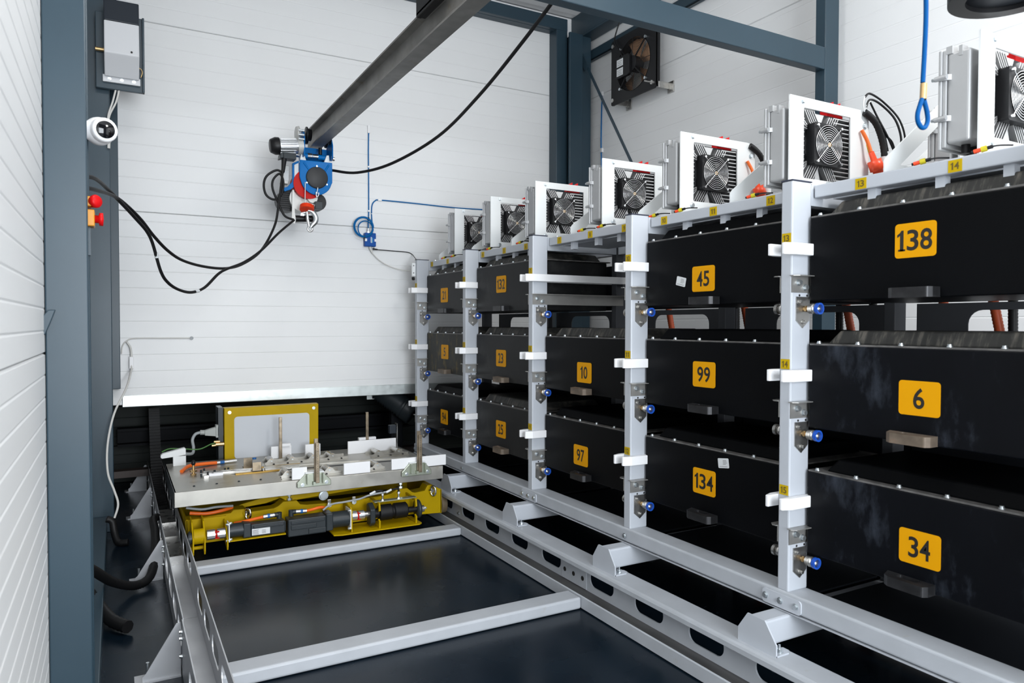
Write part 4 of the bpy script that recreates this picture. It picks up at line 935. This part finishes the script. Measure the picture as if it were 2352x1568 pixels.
# ------------------------------------------------------------------ blue hoist on the monorail
ho=thing('electric_hoist','blue electric hoist with black drum cap hanging from the overhead beam','hoist',(0,0,0))
YH=4.85
HX0,HX1=1.074,1.291
def hb(inset):
    o=[(HX0+inset,2.378-inset)]+[(HX1-inset,2.380-inset),(HX1-inset,2.232)]
    cx,cz,r=1.184,2.258,0.104-inset
    o=[(HX0+inset,2.378-inset),(HX0+inset,2.262)]+[(cx+r*math.cos(a),cz+r*math.sin(a)) for a in [PI+ i*PI/14 for i in range(1,14)]]+[(HX1-inset,2.245),(HX1-inset,2.380-inset)]
    return o
put('body', MB().prism(hb(0),'y',YH,YH+0.012),'blue',ho,bev=0.004)
put('body_core', MB().prism(hb(0.008),'y',YH+0.012,YH+0.19),'blue',ho,bev=0.003)
m=MB()
for (xa_,za_,xb_,zb_) in ((1.100,2.362,1.140,2.310),(1.266,2.362,1.236,2.312)): m.tube([(xa_,YH-0.001,za_),(xb_,YH-0.001,zb_)],0.006,8)
put('pressed_rib',m,'blue',ho)
dc_=put('drum_cap', MB().lathe((1.186,YH,2.268),(0,-1,0),[(0,0.072),(0.010,0.072),(0.016,0.066),(0.016,0.0)],36),'black',ho)
dc_.data.materials[0]=mat('drum_cap_grey_black',(0.028,0.029,0.031),0.6)
for a in (PI/2,PI/2+2*PI/3,PI/2-2*PI/3):
    put('cap_screw', MB().cyl((1.186+0.077*math.cos(a),YH-0.006,2.268+0.077*math.sin(a)),(1.186+0.077*math.cos(a),YH,2.268+0.077*math.sin(a)),0.006,10),'zinc',ho)
for xx in (1.100,1.262):
    put('lug_tab', MB().prism([(xx-0.018,2.378),(xx+0.022,2.378),(xx+0.006,2.430),(xx-0.012,2.432)] if xx<1.2 else [(xx-0.022,2.378),(xx+0.018,2.378),(xx+0.012,2.432),(xx-0.004,2.430)],'y',YH+0.02,YH+0.05),'whitepaint',ho,bev=0.002)
# trolley
put('cross_plate', MB().box(1.100,1.288,YH+0.115,YH+0.125,2.385,2.490),'blue',ho)
put('bump_stop', MB().cyl((1.222,YH+0.05,2.436),(1.222,YH+0.05,2.482),0.012,14),'black',ho)
put('axle', MB().cyl((1.085,YH+0.05,2.418),(1.300,YH+0.05,2.418),0.017,20),'blue',ho)
put('axle_washers', MB().cyl((1.135,YH+0.05,2.418),(1.165,YH+0.05,2.418),0.021,20).cyl((1.168,YH+0.05,2.418),(1.205,YH+0.05,2.418),0.0185,20).cyl((1.285,YH+0.05,2.418),(1.318,YH+0.05,2.416),0.015,8).cyl((1.045,YH+0.05,2.418),(1.082,YH+0.05,2.418),0.016,8),'chrome',ho)
for xx in (1.100,1.286):
    z1=2.575 if xx<1.2 else 2.54
    put('side_plate', MB().prism([(YH-0.03,2.400),(YH+0.13,2.400),(YH+0.13,z1-0.05),(YH+0.10,z1),(YH+0.0,z1),(YH-0.03,z1-0.05)],'x',xx-0.004,xx+0.004),'blue',ho,bev=0.003)
for xx,sg in ((1.114,1),(1.277,-1)):
    for yy in (YH+0.0,YH+0.10):
        put('trolley_wheel', MB().lathe((xx,yy,2.548),(sg,0,0),[(0,0),(0,0.050),(0.008,0.050),(0.010,0.040),(0.034,0.040),(0.034,0.0)],24),'black',ho)
put('drive_gear', MB().lathe((1.062,YH+0.06,2.560),(1,0,0),[(0,0),(0,0.046),(0.018,0.052),(0.018,0)],20),'castgrey',ho)
m=MB()
for k in range(3): m.cyl((1.060,YH-0.036,2.505+0.028*k),(1.096,YH-0.036,2.505+0.028*k),0.008,8)
put('plate_bolt',m,'zinc',ho)
m=MB().cyl((0.945,YH+0.02,2.455),(1.062,YH+0.02,2.468),0.050,24)
for k in range(16):
    a=2*PI*k/16; m.box(0.950,1.050,0,0,0,0) if False else m.tube([(0.950,YH+0.02+0.052*math.cos(a),2.455+0.052*math.sin(a)),(1.050,YH+0.02+0.052*math.cos(a),2.466+0.052*math.sin(a))],0.0035,5)
put('travel_motor',m,'silver',ho)
put('motor_fan_cap', MB().lathe((0.946,YH+0.02,2.455),(-1,0,-0.1),[(0,0.056),(0.025,0.057),(0.055,0.044),(0.058,0.040),(0.058,0)],12),'black',ho)
put('motor_flange', MB().cyl((1.062,YH+0.02,2.468),(1.096,YH+0.02,2.472),0.054,16),'castgrey',ho)
put('junction_box', MB().box(0.965,1.046,YH-0.03,YH+0.05,2.368,2.408).prism([(0.942,2.366),(0.965,2.372),(0.965,2.410),(0.945,2.396)],'y',YH-0.03,YH+0.05),'motor',ho,bev=0.003)
put('cable_boot', MB().cyl((0.972,YH-0.01,2.368),(0.962,YH-0.02,2.28),0.017,12,r1=0.011),'rubber',ho)
eb=put('electronics_box', MB().prism([(0.972,2.232),(1.020,2.228),(1.030,2.320),(1.030,2.350),(0.992,2.352),(0.990,2.325),(0.972,2.322)],'y',YH+0.10,YH+0.16),'castgrey',ho,bev=0.003)
put('box_label', MB().box(0.995,1.022,YH+0.097,YH+0.10,2.250,2.315),'paper',eb)
put('rear_cover', MB().prism([(1.033,2.355),(1.076,2.378),(1.076,2.225),(1.020,2.180),(0.985,2.165),(0.965,2.185),(1.000,2.196),(1.033,2.235)],'y',YH+0.03,YH+0.05),'blue',ho,bev=0.002)
put('body_label', MB().prism([(1.045,2.345),(1.072,2.360),(1.072,2.240),(1.045,2.240)],'y',YH+0.026,YH+0.03),'paper',ho)
put('rope_drum', MB().cyl((1.135,YH+0.02,2.225),(1.135,YH+0.14,2.225),0.098,28),'redblade',ho)
put('gear_case', MB().cyl((1.105,YH+0.06,2.130),(1.105,YH+0.16,2.130),0.085,28).cyl((1.165,YH+0.03,2.138),(1.165,YH+0.10,2.138),0.034,18),'castgrey',ho)
m=MB().cyl((1.022,YH+0.10,2.120),(1.022,YH+0.20,2.120),0.074,28)
for k in range(8): m.box(0.962,1.03,YH+0.085,YH+0.10,2.068+0.014*k,2.074+0.014*k)
put('hoist_motor',m,'black',ho)
put('motor_back', MB().cyl((1.215,YH+0.10,2.125),(1.215,YH+0.17,2.125),0.060,24),'black',ho)
put('limit_switch', MB().box(1.172,1.222,YH-0.012,YH+0.03,2.058,2.110),'motor',ho,bev=0.003)
put('cross_tube', MB().cyl((1.045,YH+0.07,1.995),(1.205,YH+0.05,2.003),0.022,16),'black',ho)
put('end_bracket', MB().prism([(1.030,1.965),(1.050,1.958),(1.056,1.985),(1.050,2.03),(1.046,2.18),(1.034,2.18)],'y',YH+0.04,YH+0.05),'castgrey',ho)
put('rope', MB().tube([(1.108,YH-0.006,2.230),(1.106,YH-0.008,2.13),(1.106,YH-0.012,2.082)],0.0035,8).cyl((1.187,YH-0.02,2.200),(1.181,YH-0.02,2.160),0.004,8),'zinc',ho)
put('limit_frame', MB().tube([(1.085,YH-0.02,2.060),(1.103,YH-0.02,2.090),(1.168,YH-0.02,2.084),(1.140,YH-0.02,2.028)],0.0035,8),'chrome',ho)
put('limit_disc', MB().cyl((1.116,YH-0.02,2.070),(1.112,YH-0.03,2.044),0.046,28),'redor',ho)
hk=put('hook', MB().tube(spline([(1.120,YH-0.02,2.045),(1.150,YH-0.02,2.036),(1.172,YH-0.02,2.005),(1.170,YH-0.02,1.972),(1.150,YH-0.02,1.948),(1.138,YH-0.02,1.930)],6),0.014,12,rf=lambda i:0.012+0.006*math.sin(PI*min(1,i/30))),'zinc',ho)
put('hook_eye', MB().tube([(1.135+0.016*math.cos(2*PI*i/18),YH-0.02,1.921+0.016*math.sin(2*PI*i/18)) for i in range(18)],0.0065,8,closed=True),'chrome',hk)
put('hook_spring', corr([(1.112,YH-0.03,2.035),(1.116,YH-0.03,1.985),(1.126,YH-0.03,1.935)],0.0095,8,0.007,0.18),'chrome',hk)
put('rope_clamp', MB().cyl((1.075,YH-0.02,2.020),(1.105,YH-0.02,2.028),0.010,8).box(1.072,1.096,YH-0.03,YH-0.01,2.004,2.018),'zinc',ho)
put('rope_end', MB().tube(spline([(1.176,YH-0.02,2.170),(1.177,YH-0.02,2.145),(1.184,YH-0.02,2.138),(1.192,YH-0.02,2.150),(1.193,YH-0.02,2.168)],4),0.004,8),'zinc',ho)

# cables of the hoist
def cable(name,label,pts,r,m,cat='cable',group=None,k=6,n=8,cl=None):
    o=put(name, MB().tube(spline(pts,k),r,n), m)
    return tag(o,label,cat,group)
ca_=cable('hoist_cable','black cable sagging lowest between the left column and the hoist',[(-0.105,2.93,1.80),(-0.065,3.05,1.823),(-0.021,3.393,1.838),(0.078,3.593,1.759),(0.142,3.71,1.688),(0.186,3.787,1.545),(0.22,3.843,1.491),(0.274,3.927,1.46),(0.342,4.027,1.452),(0.414,4.127,1.483),(0.491,4.227,1.561),(0.544,4.293,1.596),(0.657,4.427,1.65),(0.777,4.56,1.737),(0.906,4.693,1.865),(1.035,4.85,1.975)],0.0075,'rubber')
for a,b in (((0.166,3.753,1.623),(0.170,3.76,1.60)),((0.36,4.055,1.457),(0.38,4.08,1.462))):
    put('cable_tie', MB().cyl(a,b,0.0092,8),'paper',ca_)
cable('hoist_cable','black cable sagging less, running from the left column up to the hoist',[(-0.105,2.93,1.765),(-0.06,3.08,1.785),(0.011,3.469,1.82),(0.096,3.645,1.767),(0.156,3.758,1.704),(0.223,3.874,1.647),(0.3,3.997,1.611),(0.419,4.173,1.597),(0.551,4.349,1.605),(0.666,4.49,1.648),(0.789,4.631,1.744),(0.888,4.737,1.91),(0.922,4.772,2.056),(0.957,4.81,2.285)],0.0075,'rubber')
cable('hoist_loop','black cable loops hanging beside the hoist on its left',[(0.965,4.83,2.27),(0.925,4.84,2.29),(0.865,4.85,2.25),(0.845,4.85,2.19),(0.860,4.85,2.125),(0.910,4.85,2.10),(0.955,4.85,2.135),(0.968,4.85,2.22),(0.945,4.85,2.27),(0.905,4.85,2.23),(0.900,4.85,2.17),(0.935,4.85,2.08),(0.975,4.85,2.00),(1.035,4.86,1.98)],0.0075,'rubber',k=8)
cable('hoist_cable','thick black cable sweeping from the hoist up to the cross beam on the right',[(1.27,4.93,2.345),(1.30,4.9,2.340),(1.43,4.75,2.31),(1.589,4.5,2.341),(1.746,4.1,2.446),(1.777,3.6,2.56),(1.775,3.1,2.690),(1.82,2.85,2.83)],0.0095,'rubber',k=8)

# ------------------------------------------------------------------ left side fittings
hu=thing('wall_heater','boxy grey wall unit with dark top on a dark back plate beside the column','heater',(0,0,0))
put('back_plate', MB().box(-0.092,0.169,5.005,5.03,2.712,3.166).box(0.157,0.169,4.985,5.03,2.712,3.166),'steel',hu,bev=0.003)
put('cover', MB().add([(x,y,z) for x in (-0.046,0.138) for (y,z) in ((5.005,3.085),(4.900,3.085),(4.862,2.885),(4.965,2.778),(5.005,2.778))],[(0,1,2,3,4),(9,8,7,6,5)]+[(i,5+i,5+(i+1)%5,(i+1)%5) for i in range(5)]),'heater_white',hu,bev=0.006)
put('cover_top', MB().add([(x,y,z) for x in (-0.047,0.139) for (y,z) in ((5.005,3.085),(4.898,3.085),(4.925,3.222),(5.005,3.222))],[(0,1,2,3),(7,6,5,4)]+[(i,4+i,4+(i+1)%4,(i+1)%4) for i in range(4)]),'heater_dark',hu,bev=0.006)
put('base_flange', MB().box(-0.056,0.145,4.985,5.003,2.748,2.79),'heater_white',hu,bev=0.002)
m=MB()
for xx in (-0.02,0.045,0.11): bolt(m,(xx,4.985,2.768),(0,-1,0),0.008,0.006)
put('flange_bolt',m,'zinc',hu)
put('adjuster', MB().cyl((0.097,4.872,2.905),(0.097,4.862,2.905),0.006,10),'black',hu)
put('brass_pipe', MB().cyl((-0.093,4.99,2.935),(-0.046,4.99,2.935),0.012,10),'brass',hu)
put('hook_wire', MB().tube(spline([(0.128,4.985,2.86),(0.150,4.985,2.85),(0.156,4.985,2.83),(0.148,4.985,2.80)],4),0.003,6),'brass',hu)
for dx,lab in ((0.0,'left one'),(0.018,'right one')):
    cable('unit_cable','thin white cable running down from the wall unit, '+lab,[(0.012+dx,5.02,2.715),(-0.005+dx,5.02,2.64),(-0.028+dx*0.4,5.02,2.56),(-0.030,5.02,2.50),(-0.024-dx*0.3,5.03,2.42),(-0.026-dx*0.3,5.04,2.36)],0.0055,'whitecoat',group='cables under the wall unit')
cc=thing('security_camera','white dome security camera on the back of the left column','camera',(-0.031,2.53,1.874))
put('base', MB().lathe((-0.10,0.0,0.0),(1,0,0),[(0,0),(0,0.050),(0.035,0.050),(0.055,0.042),(0.055,0)],24),'white',cc)
put('ball', MB().sphere((-0.008,-0.005,0.0),0.042,20,14),'white',cc)
put('barrel', MB().lathe((-0.005,-0.004,0),(0.30,-0.93,-0.05),[(0.0,0.038),(0.040,0.036),(0.046,0.033),(0.046,0.0)],24),'white',cc)
put('lens', MB().lathe((-0.005,-0.004,0),(0.30,-0.93,-0.05),[(0.0462,0.026),(0.0472,0.025),(0.0472,0)],24),'lens',cc)
es=thing('emergency_stop','pair of red emergency stop buttons on orange boxes behind the left column','switch',(-0.0535,2.53,1.638))
put('box', MB().box(-0.070,0.0,-0.03,0.03,-0.055,-0.005).box(-0.070,-0.006,-0.025,0.03,0.005,0.035),'oilpatch',es,bev=0.003)
es.children[0].data.materials[0]=mat('orange_box',(0.62,0.25,0.006),0.4)
put('button', MB().lathe((0.0,0,-0.030),(1,0,0),[(0,0),(0,0.012),(0.010,0.012),(0.012,0.020),(0.022,0.020),(0.024,0)],18),'red',es)
put('button', MB().lathe((-0.006,-0.01,0.020),(0.7,-0.7,0.1),[(0,0),(0,0.018),(0.016,0.020),(0.022,0.016),(0.022,0)],18),'red',es)
put('conduit', MB().box(-0.070,-0.012,0.0,0.03,-0.14,-0.055),'steel',es)
put('hook_bracket', MB().prism([(XL+0.001-0.0,1.318)]+[(x*0.875,1.29+(z-1.29)*0.875) for x,z in ((-0.2025,1.254),(-0.198,1.254),(-0.182,1.295),(-0.170,1.335),(-0.190,1.333))],'y',2.405,2.419) if False else MB().prism([(x,z) for x,z in ((-0.2030,1.317),(-0.2030,1.258),(-0.176,1.258),(-0.162,1.294),(-0.150,1.329),(-0.168,1.328),(-0.182,1.309))],'y',2.402,2.419),'steel',bev=0.002)
tag(C.objects['hook_bracket'],'small grey steel hook bracket on the left edge of the near column','bracket')
tag(cable('wall_cable','thin white cable clipped across the back wall at the left',[(0.457,5.412,1.191),(0.28,5.412,1.192),(0.11,5.412,1.192),(0.06,5.412,1.175),(0.035,5.412,1.14),(0.03,5.41,1.09)],0.004,'whitecoat'))
put('wall_grommet', MB().cyl((0.457,5.42,1.191),(0.457,5.408,1.191),0.012,14),'greycable',C.objects['wall_cable'])
wc=cable('drop_cable','white cable with inline plug hanging in front of the dark opening at the left',[(0.06,5.40,1.17),(0.082,5.395,1.13),(0.087,5.39,1.075),(0.087,5.385,1.01),(0.083,5.35,0.975),(0.052,5.15,0.88),(-0.016,5.0,0.739),(-0.052,4.96,0.56),(-0.052,4.9,0.40),(-0.02,4.85,0.30),(0.0,4.82,0.22),(-0.02,4.80,0.145)],0.0065,'whitecoat')
put('inline_plug', MB().box(0.074,0.100,5.38,5.40,0.99,1.07),'white',wc,bev=0.003)
hose('floor_conduit','short black corrugated conduit standing by the left wall under the white cable',[(-0.06,4.78,0.15),(-0.03,4.78,0.13),(-0.02,4.76,0.07),(0.0,4.72,0.02),(0.05,4.70,0.02)],0.020,'rubber','conduit')
hose('cable_conduit','long black corrugated conduit looping from the left column to the slotted tray',[(-0.14,3.50,0.28),(-0.092,3.60,0.207),(-0.023,3.75,0.100),(0.067,3.85,0.036),(0.134,3.92,0.046),(0.166,4.10,0.106),(0.174,4.30,0.165),(0.170,4.42,0.200),(0.192,4.50,0.195)],0.021,'rubber','conduit',pitch=0.010)
hose('floor_conduit','cut black corrugated conduit end lying on the floor behind the left column',[(-0.15,3.74,0.12),(-0.095,3.62,0.075),(-0.039,3.46,0.042),(0.0,3.39,0.034),(0.03,3.345,0.032)],0.026,'rubber','conduit',pitch=0.018)

# ------------------------------------------------------------------ back wall: blue reader box and cables
rb=thing('reader_box','blue reader box with a coil of blue cable on the back wall','box',(0,0,0))
put('case', MB().box(1.680,1.769,5.375,5.418,1.889,1.994),'bluebox',rb,bev=0.006)
m=MB()
for x in (1.680,1.755): m.box(x,x+0.016,5.372,5.40,1.928,1.948)
put('corner_clip',m,'white',rb)
put('logo_patch', MB().prism(rrect(1.724,1.744,1.916,1.958,0.009,4),'y',5.3735,5.375),mat('pale_blue_print',(0.02,0.22,0.45),0.4),rb)
m=MB()
for k in range(6): m.box(1.7245,1.7345,5.3728,5.3736,1.918+0.0075*k,1.923+0.0075*k)
put('logo_print',m,'paper',rb)
put('antenna_plug', MB().cyl((1.711,5.39,1.994),(1.711,5.39,2.030),0.008,12).cyl((1.711,5.39,1.994),(1.711,5.39,2.004),0.011,6),'chrome',rb)
pts=[]
for i in range(5*28+1):
    a=2*PI*i/28; r=0.078-0.0028*((i//28)%3)-0.004*(i/140); pts.append((1.668+r*math.cos(a),5.368+0.010*((i//28)%2)-0.003*(i//56),2.034+r*math.sin(a)))
put('cable_coil', MB().tube(pts,0.0046,8).tube([(1.683+0.058*math.cos(2*PI*i/28),5.372,2.020+0.062*math.sin(2*PI*i/28)) for i in range(28)],0.0046,8,closed=True),'bluecable',rb)
put('coil_tie', MB().box(1.703,1.711,5.360,5.392,2.093,2.110).box(1.672,1.679,5.360,5.392,1.948,1.972),'black',rb)
put('power_plug', MB().cyl((1.752,5.395,1.880),(1.760,5.395,1.868),0.008,8).cyl((1.752,5.395,1.872),(1.785,5.395,1.870),0.006,8),'black',rb)
put('network_plug', MB().cyl((1.728,5.40,1.889),(1.732,5.40,1.868),0.010,8).cyl((1.732,5.40,1.870),(1.748,5.40,1.842),0.008,8),'whitecoat',rb)
bc=cable('antenna_cable','thin blue cable running straight up from the reader box to a white tag',[(1.711,5.39,2.03),(1.715,5.40,2.10),(1.722,5.412,2.16),(1.722,5.412,2.45),(1.721,5.412,2.62),(1.723,5.412,2.77)],0.0045,'bluecable')
put('cable_tag', MB().box(1.714,1.734,5.405,5.42,2.765,2.825),'white',bc,bev=0.003)
for z in (2.50,2.16): put('cable_clip', MB().box(1.714,1.730,5.404,5.42,z,z+0.012),'white',bc)
bc2=cable('reader_cable','blue cable bending right from the reader box along the back wall',[(1.745,5.40,2.08),(1.745,5.412,2.15),(1.750,5.412,2.215),(1.775,5.412,2.250),(1.82,5.412,2.258),(2.1,5.41,2.256),(2.45,5.41,2.250),(2.75,5.41,2.256),(3.0,5.41,2.262)],0.0045,'bluecable')
put('cable_sleeve', MB().cyl((1.745,5.411,2.10),(1.7455,5.412,2.15),0.0052,8),'white',bc2)
put('cable_clip', MB().box(1.795,1.825,5.404,5.42,2.252,2.264),'white',bc2)
cable('power_cable','thin black cable clipped from the reader box to the farthest post',[(1.785,5.40,1.870),(1.9,5.412,1.868),(2.03,5.412,1.864),(2.075,5.41,1.850),(2.055,5.30,1.815),(2.02,5.18,1.79)],0.0035,'black')
cable('network_cable','thin pale cable sagging from the reader box to the farthest post',[(1.748,5.405,1.842),(1.80,5.40,1.79),(1.88,5.39,1.745),(1.98,5.36,1.715),(2.04,5.25,1.70)],0.004,'whitecoat')
fb=put('limit_bracket', MB().box(1.972,2.0,5.135,5.150,1.655,1.755),'whitepaint',rack,bev=0.002)
m=MB()
for z in (1.735,1.68): m.cyl((1.984,5.135,z),(1.984,5.133,z),0.005,8)
put('bracket_hole',m,'print',fb)
put('bracket_connector', MB().lathe((1.978,5.13,1.645),(0,-0.3,-1),[(0,0),(0,0.012),(0.018,0.012),(0.018,0.008),(0.024,0)],12),'black',fb)
rc=cable('reader_cable','blue cable hanging down the right wall beside the corner column',[(3.742,5.145,3.30),(3.742,5.152,3.15),(3.742,5.158,2.9),(3.742,5.150,2.7),(3.742,5.148,2.45),(3.742,5.15,2.0)],0.005,'bluecable')
for z in (3.29,2.80): put('cable_clip', MB().box(3.734,3.75,5.135,5.165,z,z+0.035),'white',rc)

# ------------------------------------------------------------------ foreground top right
sl_=thing('rope_sling','blue sling rope with a clamped loop hanging at top right','rope',(1.638,1.0,1.75))
put('rope', MB().tube(spline([(0.004,0,2.27),(0.004,0,1.0),(0.004,0,0.4),(0.006,0,0.24),(-0.002,0,0.10)],6),0.0052,10),'sling',sl_)
put('loop', MB().tube(spline([(0.004,0,0.060),(0.016,0,0.035),(0.019,0,0.015),(0.010,0,0.0),(-0.004,0,-0.003),(-0.018,0,0.008),(-0.020,0,0.026),(-0.010,0,0.050),(-0.004,0,0.062)],6),0.0052,10),'sling',sl_)
put('ferrule', MB().cyl((0.0,0,0.062),(0.002,0,0.098),0.0075,12),'brass',sl_)
pd=thing('hanging_reel','round black hanging reel housing cut off by the top right photo edge','reel',(2.06,1.03,2.153))
put('rim', MB().ringdisc((0,0,0.0),(0,0,0.05),0.141,0.100,48),'black',pd)
put('face', MB().lathe((0,0,0.012),(0,0,1),[(0,0),(0,0.101),(0.06,0.101),(0.10,0.05),(0.10,0)],40),'heater_dark',pd)
put('hanger', MB().cyl((0,0,0.08),(0,0,1.872),0.012,10),'black',pd)
